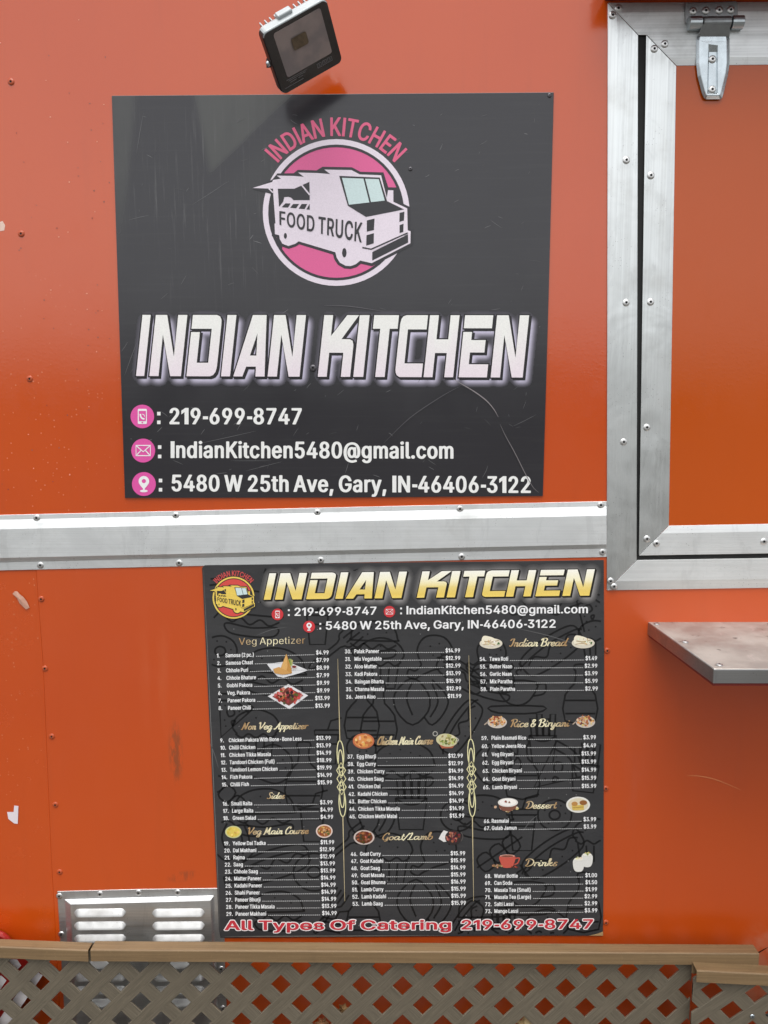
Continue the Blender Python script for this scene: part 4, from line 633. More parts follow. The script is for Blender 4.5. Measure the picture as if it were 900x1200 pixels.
def catmull(p, n=5, close=False):
    if len(p) < 3: return list(p)
    out = []
    m = len(p)
    for i in range(m if close else m - 1):
        P = [p[(i + j) % m] if close else p[min(max(i + j, 0), m - 1)] for j in (-1, 0, 1, 2)]
        for k in range(n):
            t = k / n
            out.append(tuple(.5 * (2 * P[1][a] + (P[2][a] - P[0][a]) * t + (2 * P[0][a] - 5 * P[1][a] + 4 * P[2][a] - P[3][a]) * t * t + (3 * P[1][a] - P[0][a] - 3 * P[2][a] + P[3][a]) * t ** 3) for a in (0, 1)))
    if not close: out.append(p[-1])
    return out

_bowl = [(.42, .42), (.3, .5), (.12, .42), (.05, .2), (.15, .02), (.3, .08), (.43, .4)]
_asc = [(0, .15), (.18, .7), (.2, 1), (.1, .95), (.08, .4), (.06, 0)]
SCRIPT = {
 'a': (.58, [_bowl, [(.45, .48), (.41, .12), (.48, 0), (.6, .12)]]),
 'b': (.5, [[(0, .15), (.15, .6), (.22, 1), (.12, 1), (.08, .5), (.1, .05), (.25, 0), (.4, .2), (.38, .45), (.25, .5), (.12, .35)]]),
 'c': (.44, [[(.38, .4), (.3, .5), (.12, .42), (.05, .2), (.15, 0), (.3, .03), (.45, .15)]]),
 'd': (.6, [_bowl, [(.56, 1), (.46, .5), (.43, .12), (.5, 0), (.62, .12)]]),
 'e': (.43, [[(.03, .15), (.25, .25), (.36, .4), (.25, .5), (.1, .4), (.06, .18), (.18, 0), (.32, .04), (.45, .16)]]),
 'g': (.56, [_bowl, [(.45, .48), (.42, 0), (.36, -.35), (.18, -.38), (.15, -.22), (.56, .1)]]),
 'h': (.47, [_asc, [(.06, .15), (.2, .45), (.32, .45), (.3, .15), (.36, 0), (.48, .12)]]),
 'i': (.26, [[(0, .15), (.12, .48)], [(.12, .48), (.08, .12), (.16, 0), (.28, .14)], [(.15, .76), (.17, .66)]]),
 'k': (.45, [_asc, [(.08, .2), (.3, .5), (.36, .4), (.16, .25)], [(.16, .25), (.3, .02), (.45, .12)]]),
 'm': (.63, [[(.02, .45), (.1, .48), (.08, 0)], [(.08, .2), (.2, .48), (.3, .42), (.26, 0)], [(.27, .2), (.4, .48), (.5, .42), (.46, .1), (.54, 0), (.64, .12)]]),
 'n': (.48, [[(.02, .45), (.1, .48), (.08, 0)], [(.08, .2), (.22, .48), (.34, .42), (.3, .1), (.37, 0), (.48, .12)]]),
 'o': (.44, [[(.22, .5), (.07, .4), (.05, .15), (.17, 0), (.33, .1), (.36, .35), (.22, .5)], [(.3, .42), (.45, .42)]]),
 'p': (.46, [[(.02, .4), (.12, .5), (.08, 0), (.04, -.4)], [(.1, .3), (.25, .5), (.38, .4), (.36, .12), (.22, 0), (.1, .08)]]),
 'r': (.36, [[(.04, .42), (.12, .5), (.1, .2), (.07, 0)], [(.1, .26), (.2, .46), (.32, .5), (.36, .42)]]),
 's': (.4, [[(.0, .1), (.12, .3)], [(.34, .44), (.22, .52), (.11, .42), (.18, .28), (.3, .18), (.28, .03), (.14, -.02), (.04, .06)]]),
 't': (.32, [[(.2, .85), (.12, .2), (.2, 0), (.34, .14)], [(.03, .52), (.32, .54)]]),
 'u': (.5, [[(.02, .42), (.08, .48), (.05, .1), (.16, 0), (.32, .2), (.38, .48)], [(.38, .48), (.34, .1), (.42, 0), (.52, .12)]]),
 'y': (.5, [[(.02, .42), (.08, .48), (.05, .12), (.16, .02), (.32, .2), (.38, .48)], [(.38, .48), (.36, 0), (.28, -.36), (.14, -.36), (.14, -.2), (.5, .12)]]),
 'z': (.38, [[(.03, .45), (.33, .46), (.05, .02), (.36, .04)]]),
 'A': (.68, [[(-.05, .1), (.05, 0), (.25, .3), (.5, 1)], [(.5, 1), (.5, .5), (.52, 0), (.68, .1)], [(.15, .35), (.6, .4)]]),
 'B': (.62, [[(.15, .9), (.12, .3), (.05, 0)], [(-.05, .75), (.1, .98), (.4, 1), (.52, .8), (.4, .58), (.2, .53), (.45, .48), (.55, .25), (.4, .02), (.1, .02)]]),
 'C': (.5, [[(.46, .75), (.5, .98), (.28, .97), (.06, .5), (.12, .06), (.32, .0), (.52, .15)]]),
 'D': (.68, [[(.2, .85), (.18, .3), (.05, .05), (.3, 0), (.58, .25), (.6, .7), (.35, 1), (.05, .95), (-.02, .75)]]),
 'G': (.6, [[(.46, .75), (.5, .98), (.28, .97), (.06, .5), (.12, .06), (.36, .06), (.5, .45)], [(.5, .45), (.46, -.05), (.25, -.2)]]),
 'I': (.4, [[(-.04, .72), (.1, .95), (.38, .9)], [(.3, 1), (.24, .3), (.12, .02), (-.04, .12)]]),
 'K': (.56, [[(.15, .95), (.1, .3), (.04, 0)], [(.55, 1), (.15, .5)], [(.2, .52), (.4, .05), (.58, .1)]]),
 'L': (.52, [[(.05, .8), (.3, 1), (.25, .5), (.12, .05), (0, .05), (.3, .02), (.52, .1)]]),
 'M': (.8, [[(0, .05), (.1, 0), (.2, .9)], [(.2, .95), (.35, .15)], [(.35, .15), (.6, .98)], [(.6, .98), (.58, .1), (.68, 0), (.8, .1)]]),
 'N': (.72, [[(-.04, .1), (.05, 0), (.14, .4), (.2, .95)], [(.2, .95), (.32, .4), (.44, .02)], [(.44, .02), (.52, .5), (.6, .95), (.74, .95)]]),
 'R': (.62, [[(.15, .9), (.12, .3), (.05, 0)], [(-.05, .75), (.1, .98), (.4, 1), (.52, .8), (.4, .56), (.2, .52)], [(.28, .52), (.45, .05), (.62, .1)]]),
 'S': (.48, [[(.45, .82), (.36, 1), (.16, .9), (.18, .65), (.35, .4), (.32, .08), (.1, 0), (-.02, .15)]]),
 'V': (.6, [[(-.05, .8), (.08, .98), (.15, .5), (.22, .02)], [(.22, .02), (.5, .6), (.6, 1)]]),
 '&': (.52, [[(.45, .1), (.1, .7), (.2, .95), (.32, .8), (.05, .3), (.1, .03), (.3, .05), (.45, .4)]]),
 '/': (.3, [[(-.05, -.12), (.36, 1)]]),
}
def gold(x0, x1):
    a, b = np.array(lin(176, 140, 96)), np.array(lin(246, 238, 200))
    return lambda p: tuple(a + (b - a) * (max(0., math.sin(math.pi * min(1, max(0, (p[0] - x0) / (x1 - x0)))) ) ** 1.5))
def script(P, s, x0, x1, yb, cap, k=0, slant=.28, slope=-.012):
    wn_ = sum(.26 if c == ' ' else SCRIPT[c][0] for c in s)
    u = (x1 - x0 - cap * slant * .6) / wn_
    x = x0; cf = gold(x0, x1)
    for ch in s:
        if ch == ' ': x += .26 * u; continue
        for st in SCRIPT[ch][1]:
            pts = [(x + q[0] * u + q[1] * cap * slant, yb - q[1] * cap + slope * (x - x0)) for q in catmull(st, 4)]
            def wd(t, tv): return cap * (.07 + .11 * abs(tv[1]) / (math.hypot(*tv) or 1))
            P.stroke(pts, wd, None, k, colf=cf)
        x += SCRIPT[ch][0] * u

# big title letters, unit boxes
TITLE = {
 'I': [[(0, 0), (1, 0), (1, 1), (0, 1)]],
 'N': [[(0, 0), (0, 1), (.36, 1), (.71, .32), (.71, 1), (1, 1), (1, 0), (.66, 0), (.29, .68), (.29, 0)]],
 'D': [[(0, 1), (.82, 1), (.93, .975), (.99, .92), (1, .85), (1, .15), (.97, .07), (.90, .02), (.80, 0), (0, 0), (0, .72), (.30, .72), (.30, .22), (.69, .22), (.69, .775), (0, .775)]],
 'A': [[(0, 0), (.42, 1), (.86, 1), (1, 0), (.71, 0), (.69, .16), (.38, .16), (.29, 0)], [(.46, .34), (.665, .34), (.63, .70)]],
 'K': [[(0, 0), (0, 1), (.27, 1), (.27, .66), (.70, 1), (1.06, 1), (.60, .61), (.85, .61), (.94, .585), (.98, .52), (.98, 0), (.70, 0), (.70, .39), (.27, .39), (.27, 0)]],
 'T': [[(0, 1), (1, 1), (1, .78), (.68, .78), (.68, 0), (.30, 0), (.30, .78), (0, .78)]],
 'C': [[(0, .12), (0, .86), (.03, .94), (.09, .98), (.2, 1), (1, 1), (1, .77), (.31, .77), (.31, .22), (1, .22), (1, 0), (.17, 0), (.07, .03), (.02, .07)]],
 'H': [[(0, 0), (0, 1), (.30, 1), (.30, .61), (.70, .61), (.70, 1), (1, 1), (1, 0), (.70, 0), (.70, .39), (.30, .39), (.30, 0)]],
 'E': [[(0, 1), (1, 1), (1, .79), (0, .79)], [(0, .73), (.31, .73), (.31, .60), (.82, .60), (.82, .40), (.31, .40), (.31, .21), (1, .21), (1, 0), (0, 0)]],
}
TITLE_POS = [('I', 159.4, 169), ('N', 175, 212), ('D', 218.5, 253), ('I', 259, 269.5), ('A', 273.4, 310), ('N', 313.6, 351),
             ('K', 372.4, 411), ('I', 414, 425.6), ('T', 431, 460), ('C', 462.5, 494), ('H', 496.4, 531), ('E', 537.5, 570.5), ('N', 575, 612.5)]
def title_polys(fx, yb, yt, shear):
    """fx maps sign x to x; yb / yt: bottom and top y as functions of x"""
    out = []
    for ch, a, b in TITLE_POS:
        a, b = fx(a), fx(b)
        for c in TITLE[ch]:
            q = []
            for u, v in c:
                x = a + u * (b - a); y0, y1 = yb(x), yt(x)
                q.append((x + v * shear, y0 + (y1 - y0) * v))
            out.append((ch, q))
    return out
def title_groups(ps):
    g = []; i = 0
    for ch, a, b in TITLE_POS:
        n = len(TITLE[ch]); g.append([q for _, q in ps[i:i + n]]); i += n
    return g
def blur(img, r):
    k = np.exp(-.5 * (np.arange(-3 * math.ceil(r), 3 * math.ceil(r) + 1) / r) ** 2); k /= k.sum()
    for ax in (0, 1): img = np.apply_along_axis(lambda v: np.convolve(v, k, 'same'), ax, img)
    return img
def glow_print(name, gs, box, d, layers, base, col, parent, mat, step=1.0):
    """the soft printed halo behind a title: a fine grid of printed dots"""
    x0, y0, x1, y1 = box
    nx, ny = int((x1 - x0) / step), int((y1 - y0) / step)
    gx, gy = np.meshgrid(x0 + (np.arange(nx) + .5) * step, y0 + (np.arange(ny) + .5) * step)
    img = np.zeros((ny, nx), bool)
    for g in gs:
        for c in g:
            m = np.zeros_like(img)
            for i in range(len(c)):
                (ax, ay), (bx, by) = c[i - 1], c[i]
                if ay == by: continue
                m ^= ((ay > gy) != (by > gy)) & (gx < (bx - ax) * (gy - ay) / (by - ay) + ax)
            img ^= m
    tot = np.zeros((ny, nx))
    for dx, dy, r, gain in layers:
        s = np.roll(np.roll(img.astype(float), int(round(dy / step)), 0), int(round(dx / step)), 1)
        tot = np.maximum(tot, np.clip(blur(s, r / step) * gain, 0, 1))
    bc, cc = np.array(base), np.array(col)
    me = bpy.data.meshes.new(name)
    need = tot > .03
    pad = np.zeros((ny + 1, nx + 1)); cnt = np.zeros_like(pad)
    for a in (0, 1):
        for b in (0, 1): pad[a:a + ny, b:b + nx] += tot; cnt[a:a + ny, b:b + nx] += 1
    pad /= cnt
    ids = -np.ones((ny + 1, nx + 1), int); vs, cs, fs = [], [], []
    for j, i in zip(*np.nonzero(need)):
        q = []
        for jj, ii in ((j, i), (j + 1, i), (j + 1, i + 1), (j, i + 1)):
            if ids[jj, ii] < 0:
                ids[jj, ii] = len(vs); vs.append(W(x0 + ii * step, y0 + jj * step, d)); cs.append(bc + (cc - bc) * pad[jj, ii])
            q.append(int(ids[jj, ii]))
        fs.append(q)
    me.from_pydata([tuple(v) for v in vs], [], fs)
    a = me.color_attributes.new('Col', 'FLOAT_COLOR', 'POINT')
    a.data.foreach_set('color', np.array(cs, dtype=np.float32).ravel())
    me.materials.append(mat)
    o = bpy.data.objects.new(name, me); COL.objects.link(o); attach(o, parent)
    return o

def quad_text(P, s, TL, TR, BR, BL, col, k=0, off=0, track=0):
    adv = lambda ch: (50 if ch == ' ' else FONT[ch][0]) + track
    tot = sum(adv(c) for c in s); x = 0
    def mp(u, v):
        t = (TL[0] + (TR[0] - TL[0]) * u, TL[1] + (TR[1] - TL[1]) * u); b = (BL[0] + (BR[0] - BL[0]) * u, BL[1] + (BR[1] - BL[1]) * u)
        return (b[0] + (t[0] - b[0]) * v, b[1] + (t[1] - b[1]) * v)
    for ch in s:
        if ch != ' ': P.shape([[mp((x + p[0]) / tot, p[1] / 200) for p in c] for c in FONT[ch][1]], col, k, off=off)
        x += adv(ch)
def arc_text(P, s, cx, cy, r, cap, a0, a1, col, k=0, off=0, sx_gap=1.):
    adv = lambda ch: 60 if ch == ' ' else FONT[ch][0]
    tot = sum(adv(c) for c in s); x = 0; u = cap / 200
    for ch in s:
        if ch != ' ':
            cs = []
            for c in FONT[ch][1]:
                q = []
                am = a0 + (a1 - a0) * (x + FONT[ch][0] / 2) / tot
                wsc = (a1 - a0) * (r + cap * .4) / tot
                for px, py in c:
                    lx, ly = (px - FONT[ch][0] / 2) * wsc, r + py * u
                    q.append((cx + lx * math.cos(am) + ly * math.sin(am), cy + lx * math.sin(am) - ly * math.cos(am)))
                cs.append(q)
            P.shape(cs, col, k, off=off)
        x += adv(ch)

def truck_logo(P, cx, cy, s, dark, white, disc, letter, glass, tcol):
    """round food-truck emblem; traced about (394, 249) and scaled by s"""
    T = lambda pts: [(cx + (x - 394) * s, cy + (y - 249) * s) for x, y in pts]
    P.ring(cx, cy, 86 * s, 79.6 * s, white, 1)
    P.ellipse(cx, cy, 76.5 * s, 76.5 * s, disc, 1, n=64)
    arc_text(P, 'INDIAN KITCHEN', cx, cy, 89.5 * s, 22 * s, R_(-50), R_(50), letter, 1)
    sil = [(296.1, 220.3), (319, 213.3), (320, 210.9), (329.3, 209.4), (324.3, 205.8), (344.5, 206.2), (356, 207.2), (349.5, 202.2), (372, 202.8), (387, 204), (380, 198.7), (411.8, 199.3), (421.6, 204.4), (446.6, 205.4), (453.3, 232), (454.8, 222.8), (460.9, 223), (461, 236.5), (477.2, 244.2), (477.8, 269.9), (481.2, 271), (480.9, 285.1), (435.6, 308.4), (422.2, 305.3), (417, 309.6), (411, 311.8), (405, 311.4), (398.3, 307.8), (394.6, 302), (393, 295.6), (350, 282.8), (346, 285.6), (338, 288.3), (331, 285.6), (328, 280.5), (327.2, 275.6), (322.2, 274.4), (321.7, 262.2), (322.8, 261.7), (320.2, 226.7), (320, 221.2), (313.9, 220.9)]
    halo = [(296, 221.5), (319, 210.5), (325, 203.2), (344, 203), (349, 199), (371, 199.6), (378, 195.4), (412.4, 196), (422.3, 201.3), (449.4, 202), (455, 219.5), (464, 219.7), (464, 234.8), (480.6, 242.6), (480.8, 268.4), (484.4, 269), (484, 287), (436, 312), (423, 309), (418, 313), (411, 315.2), (403.5, 314.6), (396, 310.2), (391.8, 304), (390.2, 298.2), (350.6, 286.2), (347, 288.6), (338.4, 291.6), (329.4, 288.6), (325.4, 283), (324.2, 278), (318.6, 276.8), (318.4, 261.4), (319.6, 260), (317, 227)]
    P.poly(T(halo), dark, 2)
    P.poly(T([(321, 221)] + [(394 - 79.7 * math.cos(t), 249 + 79.7 * math.sin(t)) for t in [-.33 + .12 * i for i in range(9)]] + [(331, 290), (322, 275), (321, 240)]), dark, 1.5)
    P.poly(T([(462, 219.7), (467.8, 219.5), (473.3, 240), (464, 238)]), dark, 1.5)
    P.ring(cx, cy, 79.6 * s, 76.5 * s, dark, 1.7)
    P.poly(T(sil), white, 3)
    D = lambda pts: P.poly(T(pts), dark, 4)
    D([(325.6, 221.1), (345, 221.1), (354, 217), (362.6, 213), (363, 234.5), (344, 234.5), (341, 231.5), (338, 230.5), (333, 231), (332, 236), (327, 242.5)])
    P.stroke(T([(353.5, 216.8), (363, 228.4)]), 1.7 * s, white, 5)
    P.stroke(T([(315, 220.9), (319.8, 225.6)]), 1.5 * s, white, 4)
    for q in ([(330, 242.8), (334.5, 238.3), (340.5, 238.3), (337.5, 243.2)], [(340, 243.5), (343.5, 239), (350.5, 239), (347, 244)], [(350, 244.5), (353.5, 239), (360, 239), (357, 245)], [(359, 245.3), (362.8, 239), (363, 245.8)]): D(q)
    quad_text(P, 'FOOD TRUCK', T([(326.5, 247)])[0], T([(425.5, 261)])[0], T([(424.5, 284.5)])[0], T([(326.8, 263.3)])[0], dark, 5, track=8)
    c3 = lambda pts: [(380 + x / 8.18, 180 + y / 8.18) for x, y in pts]
    D(c3([(143, 213), (532, 230), (602, 455), (765, 535), (400, 607), (226, 500)]))
    P.poly(T(c3([(170, 232), (375, 240), (432, 468), (237, 490)])), glass, 5)
    P.poly(T(c3([(392, 241), (522, 245), (580, 450), (448, 465)])), glass, 5)
    for q in ([(408, 640), (482, 622), (476, 732), (408, 748)], [(405, 782), (476, 762), (474, 860), (402, 882)], [(722, 568), (768, 556), (764, 640), (720, 655)], [(722, 685), (760, 672), (758, 750), (722, 762)], [(460, 945), (802, 772), (805, 852), (460, 1025)]): D(c3(q))
    P.stroke(T(c3([(365, 900), (450, 916), (800, 760)])), 1.6 * s, dark, 5)
    P.stroke(T(c3([(470, 928), (766, 788)])), .9 * s, white, 6)
    P.ellipse(*T([(403.5, 296.1)])[0], 2.6 * s, 5.5 * s, dark, 4, n=18)
    P.ellipse(*T([(334.4, 276.3)])[0], 1.8 * s, 3.4 * s, dark, 4, n=18)

def icon(P, kind, cx, cy, r, disc, fg=lin(238, 238, 238), k=1):
    P.ellipse(cx, cy, r, r, disc, k, n=36)
    u = r / 14.
    q = lambda pts: [(cx + x * u, cy + y * u) for x, y in pts]
    if kind == 'phone':
        P.poly(q([(-4.6, -9), (4.6, -9), (5.4, -8), (5.4, 8), (4.6, 9), (-4.6, 9), (-5.4, 8), (-5.4, -8)]), fg, k + 1)
        P.poly(q([(-4.2, -6.6), (4.2, -6.6), (4.2, 5.6), (-4.2, 5.6)]), disc, k + 2)
        P.ellipse(cx, cy + 7.3 * u, 1 * u, 1 * u, disc, k + 2, n=10)
        P.stroke(q(catmull([(-2.4, -3), (-2.0, 0), (0, 2.4), (2.6, 3)])), 1.9 * u, fg, k + 3)
        P.stroke(q(catmull([(-.4, -2.8), (1.8, -2), (2.6, .2)])), .8 * u, fg, k + 3)
    elif kind == 'mail':
        P.stroke(q([(-8.4, -6), (8.4, -6), (8.4, 6), (-8.4, 6)]), 1.3 * u, fg, k + 1, close=True)
        P.stroke(q([(-8, -5.6), (0, 1.4), (8, -5.6)]), 1.2 * u, fg, k + 1)
        P.stroke(q([(-8, 5.6), (-2.4, -.4)]), 1.1 * u, fg, k + 1); P.stroke(q([(8, 5.6), (2.4, -.4)]), 1.1 * u, fg, k + 1)
    else:
        a = [(6.2 * math.cos(t), -3.2 + 6.2 * math.sin(t)) for t in [math.pi * (.86 + 1.28 * i / 16) for i in range(17)]]
        P.shape([q(a + [(3.4, 2.6), (0, 6.6), (-3.4, 2.6)]), q([(2.5 * math.cos(2 * math.pi * i / 14), -3.4 + 2.5 * math.sin(2 * math.pi * i / 14)) for i in range(14)])], fg, k + 1)
        P.ellipse(cx, cy + 8.2 * u, 4.6 * u, 1.5 * u, fg, k + 1, n=16)
        P.poly(q([(-1, 4), (1, 4), (1, 8), (-1, 8)]), fg, k + 2)

def strip(M, edges, mat=0):
    """long profile: edges = [(point px, point px, height)...] across the bar; closed down to the wall along both outer edges and ends"""
    A = [W(*e[0], e[2]) for e in edges]; B = [W(*e[1], e[2]) for e in edges]
    A = [W(*edges[0][0], 0)] + A + [W(*edges[-1][0], 0)]
    B = [W(*edges[0][1], 0)] + B + [W(*edges[-1][1], 0)]
    n = len(A)
    M.add(A + B, [[i, i + 1, n + i + 1, n + i] for i in range(n - 1)] + [list(range(n))[::-1], list(range(n, 2 * n))], mat=mat)

# ---------------------------------------------------------------- rivets
def rivet_mesh(name, m, r=.0082):
    M = Mesh()
    Mx = Matrix.Rotation(math.pi / 2, 4, 'X')          # local z -> -y
    M.lathe([(r, 0), (r, .0007), (r * .9, .0016), (r * .62, .0024), (r * .40, .0027), (r * .34, .0026)], Mx, 18)
    M.lathe([(r * .34, .0026), (r * .28, .0016), (.00001, .0015)], Mx, 18, mat=1)
    o = M.build(name, [m, M_black], smooth=True)
    me = o.data; bpy.data.objects.remove(o)
    return me
RIVET_ALU = rivet_mesh('rivet', M_rivet)
RIVET_ORANGE = rivet_mesh('painted_rivet', M_rivet_orange, .0074)
RIVET_FLAT = rivet_mesh('shelf_rivet', M_shelf, .007)
def rivet(me, px, py, d, parent, name='rivet', rot=None):
    o = bpy.data.objects.new(name, me); COL.objects.link(o)
    o.location = W(px, py, d)
    o.rotation_euler = (random.uniform(-.03, .03), random.uniform(0, 6.28), 0)
    attach(o, parent)
    return o
random.seed(4)
# ================================================================= ground and far trees
g = Mesh(); S_ = 400
GZ = -.35                                   # height of the lot on this grid
g.face([(-S_, -S_, GZ), (S_, -S_, GZ), (S_, S_, GZ), (-S_, S_, GZ)])
M_ground = Mat('pale_gravel', Roughness=.9); _P = M_ground.coord('pos')
M_ground.set('Base Color', M_ground.mix(M_ground.ramp(M_ground.noise(_P, 3, 6, .7), .3, .7), lin(70, 69, 66), lin(96, 94, 90)))
M_ground.l.new(M_ground.bump(M_ground.noise(_P, 60, 3), .5, .01), M_ground.p.inputs['Normal'])
tag(g.build('ground', M_ground.m), kind='structure')

def tree_row():
    rnd = random.Random(9); M = Mesh()
    for i in range(60):
        x = -75 + i * 2.5 + rnd.uniform(-.8, .8); y = -42 + rnd.uniform(-4, 3); h = rnd.uniform(3.6, 6.2); w = rnd.uniform(1.2, 2.2)
        M.lathe([(.16, 0), (.12, h * .6)], Matrix.Translation((x, y, GZ)), 6, mat=1)
        for _ in range(150):
            a, b, q = rnd.uniform(0, 6.28), rnd.uniform(-1, 1), rnd.random() ** .4
            c = Vector((x + w * q * math.cos(a) * math.sqrt(1 - b * b), y + w * q * math.sin(a) * math.sqrt(1 - b * b), h * .56 + h * .44 * b * q))
            n = Vector((rnd.gauss(0, 1), rnd.gauss(0, 1), rnd.gauss(0, 1))).normalized(); t = n.orthogonal().normalized() * rnd.uniform(.2, .5); s = n.cross(t)
            M.add([c - t, c + s * .7, c + t, c - s * .7], [(0, 1, 2, 3)])
    o = M.build('far_trees', [plain('tree_leaves', (.05, .08, .03, 1), .8), plain('tree_bark', (.08, .06, .045, 1), .9)])
    tag(o, 'green row of trees across the lot', 'trees', kind='stuff')
tree_row()

# ================================================================= the truck
truck = empty('food_truck', (-.1, 1.0, GZ), 'orange food truck side wall with riveted aluminium trim and serving hatch', 'food truck')
XL, XR, ZT, ZB = -2.6, 2.5, 2.95, -.12
for wx in (-1.7, 1.5):
    for wy in (.35, 1.85):
        M = Mesh(); M.lathe([(.06, -.11), (.30, -.11), (.335, -.08), (.335, .08), (.30, .11), (.19, .11), (.18, .07), (.05, .08), (.0001, .08)], Matrix.Translation((wx, wy, GZ + .335)) @ Matrix.Rotation(math.pi / 2 if wy < 1 else -math.pi / 2, 4, 'X'), 28)
        M.build('wheel', plain('tyre_rubber', (.02, .02, .02, 1), .8), truck)
b = Mesh()
b.box((XL, .004, ZB), (XR, 2.2, ZT))
body = b.build('body', M_wall, truck, bevel=.01)
# upper and lower side sheets: each 4 mm thick with the joints where the photo shows them
def sheet(px_ring, d, m, name='wall_panel'):
    M = Mesh()
    fr = [p if isinstance(p, Vector) else W(*p, d) for p in px_ring]
    for p in fr: p.y = -d
    bk = [Vector((p.x, .005, p.z)) for p in fr]
    M.prism(fr, bk)
    return M.build(name, m, truck, bevel=.0006)
zt = lambda x: Vector((x, 0, ZT - .01))
zmid = W(0, 636).z
up = sheet([zt(XL), Vector((XL, 0, zmid)), (711, 621), zt(W(711, 0).x)], 0.0, M_wall)
upr = sheet([zt(W(711, 0).x + .0008), (711.6, 621), Vector((XR, 0, W(1400, 620).z)), zt(XR)], -.0003, M_wall)
lo_l = sheet([Vector((XL, 0, zmid - .002)), Vector((XL, 0, ZB + .01)), (72, 1210), (60, 1000), (51, 783), (42.2, 664), (40, 637)], -.0012, M_wall_tex)
lo_r = sheet([(40, 637), (42.2, 664), (51, 783), (60, 1000), (72, 1210), Vector((W(72, 1210).x, 0, ZB + .01)), Vector((XR, 0, ZB + .01)), Vector((XR, 0, W(1400, 620).z - .002)), (711, 622)], 0.0, M_wall_low)
for px, py in ((13, 96), (25, 274), (35, 444)): rivet(RIVET_ORANGE, px, py, 0, up)
for px, py in ((48.5, 702), (52.8, 783.3), (60.8, 863), (65, 943), (70, 1021.7), (711.4, 762.5), (709.9, 924), (710, 1081)): rivet(RIVET_ORANGE, px, py, 0.0, lo_r)
# paint chips, scratches, scrap of tape: marks on the paint
P = Print(.0004)
P.poly([(8.3, 951.5), (16, 951.5), (16.6, 944), (21.6, 944.5), (20.8, 965.5), (16.6, 965), (9.7, 959.6)], lin(225, 215, 220))
P.build('paint_chip', M_ink_sign, lo_l)
P = Print(.0004)
P.stroke(catmull([(805, 909), (820, 909.5), (840, 914), (869, 926)]), 1.1, lin(214, 130, 84), taper=True)
P.stroke([(841, 969), (845, 973)], .9, lin(206, 110, 70), taper=True)
for _ in range(26):
    x, y = random.uniform(715, 890), random.uniform(700, 1095); l = random.uniform(1, 5); a = random.uniform(-.8, .8)
    P.stroke([(x, y), (x + l * math.cos(a) * .4, y + l)], random.uniform(.3, .7), lin(212, 128, 86), taper=True)
P.stroke(catmull([(900, 1110), (893, 1114), (886, 1118), (882, 1121)]), 1.6, lin(52, 30, 24), taper=True)
tag(P.build('scratch', M_ink_sign, lo_r), kind='stuff')
P = Print(.0004)
for _ in range(60):
    x, y = random.uniform(0, 130), random.uniform(20, 590)
    P.ellipse(x, y, random.uniform(.4, 1.1), random.uniform(.4, 1.1), lin(*random.choice(((150, 66, 44), (225, 150, 120), (140, 80, 64)))), 0, n=8)
P.poly([(0, 260), (3, 259), (6, 264), (5, 270), (0, 271)], lin(226, 196, 180))
tag(P.build('paint_fleck', M_ink_sign, up), kind='stuff')
T_ = Mesh()
tape_pts = [(14.6, 696), (17, 693), (20, 692.8), (24, 697), (28, 700), (31.5, 705), (34.7, 712), (30.6, 714.2), (27, 711), (22.6, 706.6), (20, 701)]
fr = [W(x, y, .0018 + .0012 * math.sin(x * 1.7 + y)) for x, y in tape_pts]; cen = sum(fr, Vector()) / len(fr) + Vector((0, -.003, 0))
T_.add(fr + [cen], [[i, (i + 1) % len(fr), len(fr)] for i in range(len(fr))])
M_tape = plain('yellowed_clear_tape', lin(196, 150, 130), .15)
T_.build('tape_scrap', M_tape, lo_l)

# aluminium belt rail
def L(xa, ya, xb, yb, x): return ya + (yb - ya) * (x - xa) / (xb - xa)
trim_e = [((603.5, 587.5), .0022), ((609.3, 593.5), .0026), ((620.3, 604.3), .0095), ((653.9, 638), .0095), ((659.2, 643), .0026), ((668.5, 652.9), .0022)]
M = Mesh()
strip(M, [((-870, L(0, ys[0], 704, ys[1], -870)), (711, L(0, ys[0], 704, ys[1], 711)), d) for ys, d in trim_e])
belt = M.build('belt_rail', M_alu_x, truck, bevel=.0006)
for px, py in ((43, 607), (206, 604), (372, 600.5), (539, 596.5), (704, 592), (47.5, 662.4), (210, 659.7), (376, 656.3), (541, 652.4), (706, 647), (-120, 611), (-116, 666)): rivet(RIVET_ALU, px, py, .0023, belt)

# hatch surround
o_ = dict(TL=(712.2, 3.3), BL=(711, 691.8), TR=(1462, -1.5), BR=(1462, 680))
i_ = dict(TL=(747.8, 41), BL=(746, 656.4), TR=(1424, 35), BR=(1424, 646))
lerp = lambda a, b_, t: (a[0] + (b_[0] - a[0]) * t, a[1] + (b_[1] - a[1]) * t)
r_ = {k: lerp(o_[k], i_[k], .3) for k in o_}
wf = Mesh()
def pull(a, b_, q=.35):
    l = math.hypot(b_[0] - a[0], b_[1] - a[1]); u = ((b_[0] - a[0]) / l * q, (b_[1] - a[1]) / l * q)
    return (a[0] + u[0], a[1] + u[1]), (b_[0] - u[0], b_[1] - u[1])
def bar(k1, k2, prof, mat=0, M=None):
    strip(M, [(*pull(p[k1], p[k2]), d) for p, d in prof], mat)
for k1, k2, mt in (('TL', 'BL', 0), ('TR', 'BR', 0), ('TL', 'TR', 1), ('BL', 'BR', 1)):
    bar(k1, k2, [(o_, .0035), (r_, .0075), (i_, .0075)], mt, wf)
surround = wf.build('hatch_surround', [M_alu_z, M_alu_x], truck, weld=False, bevel=.0005)
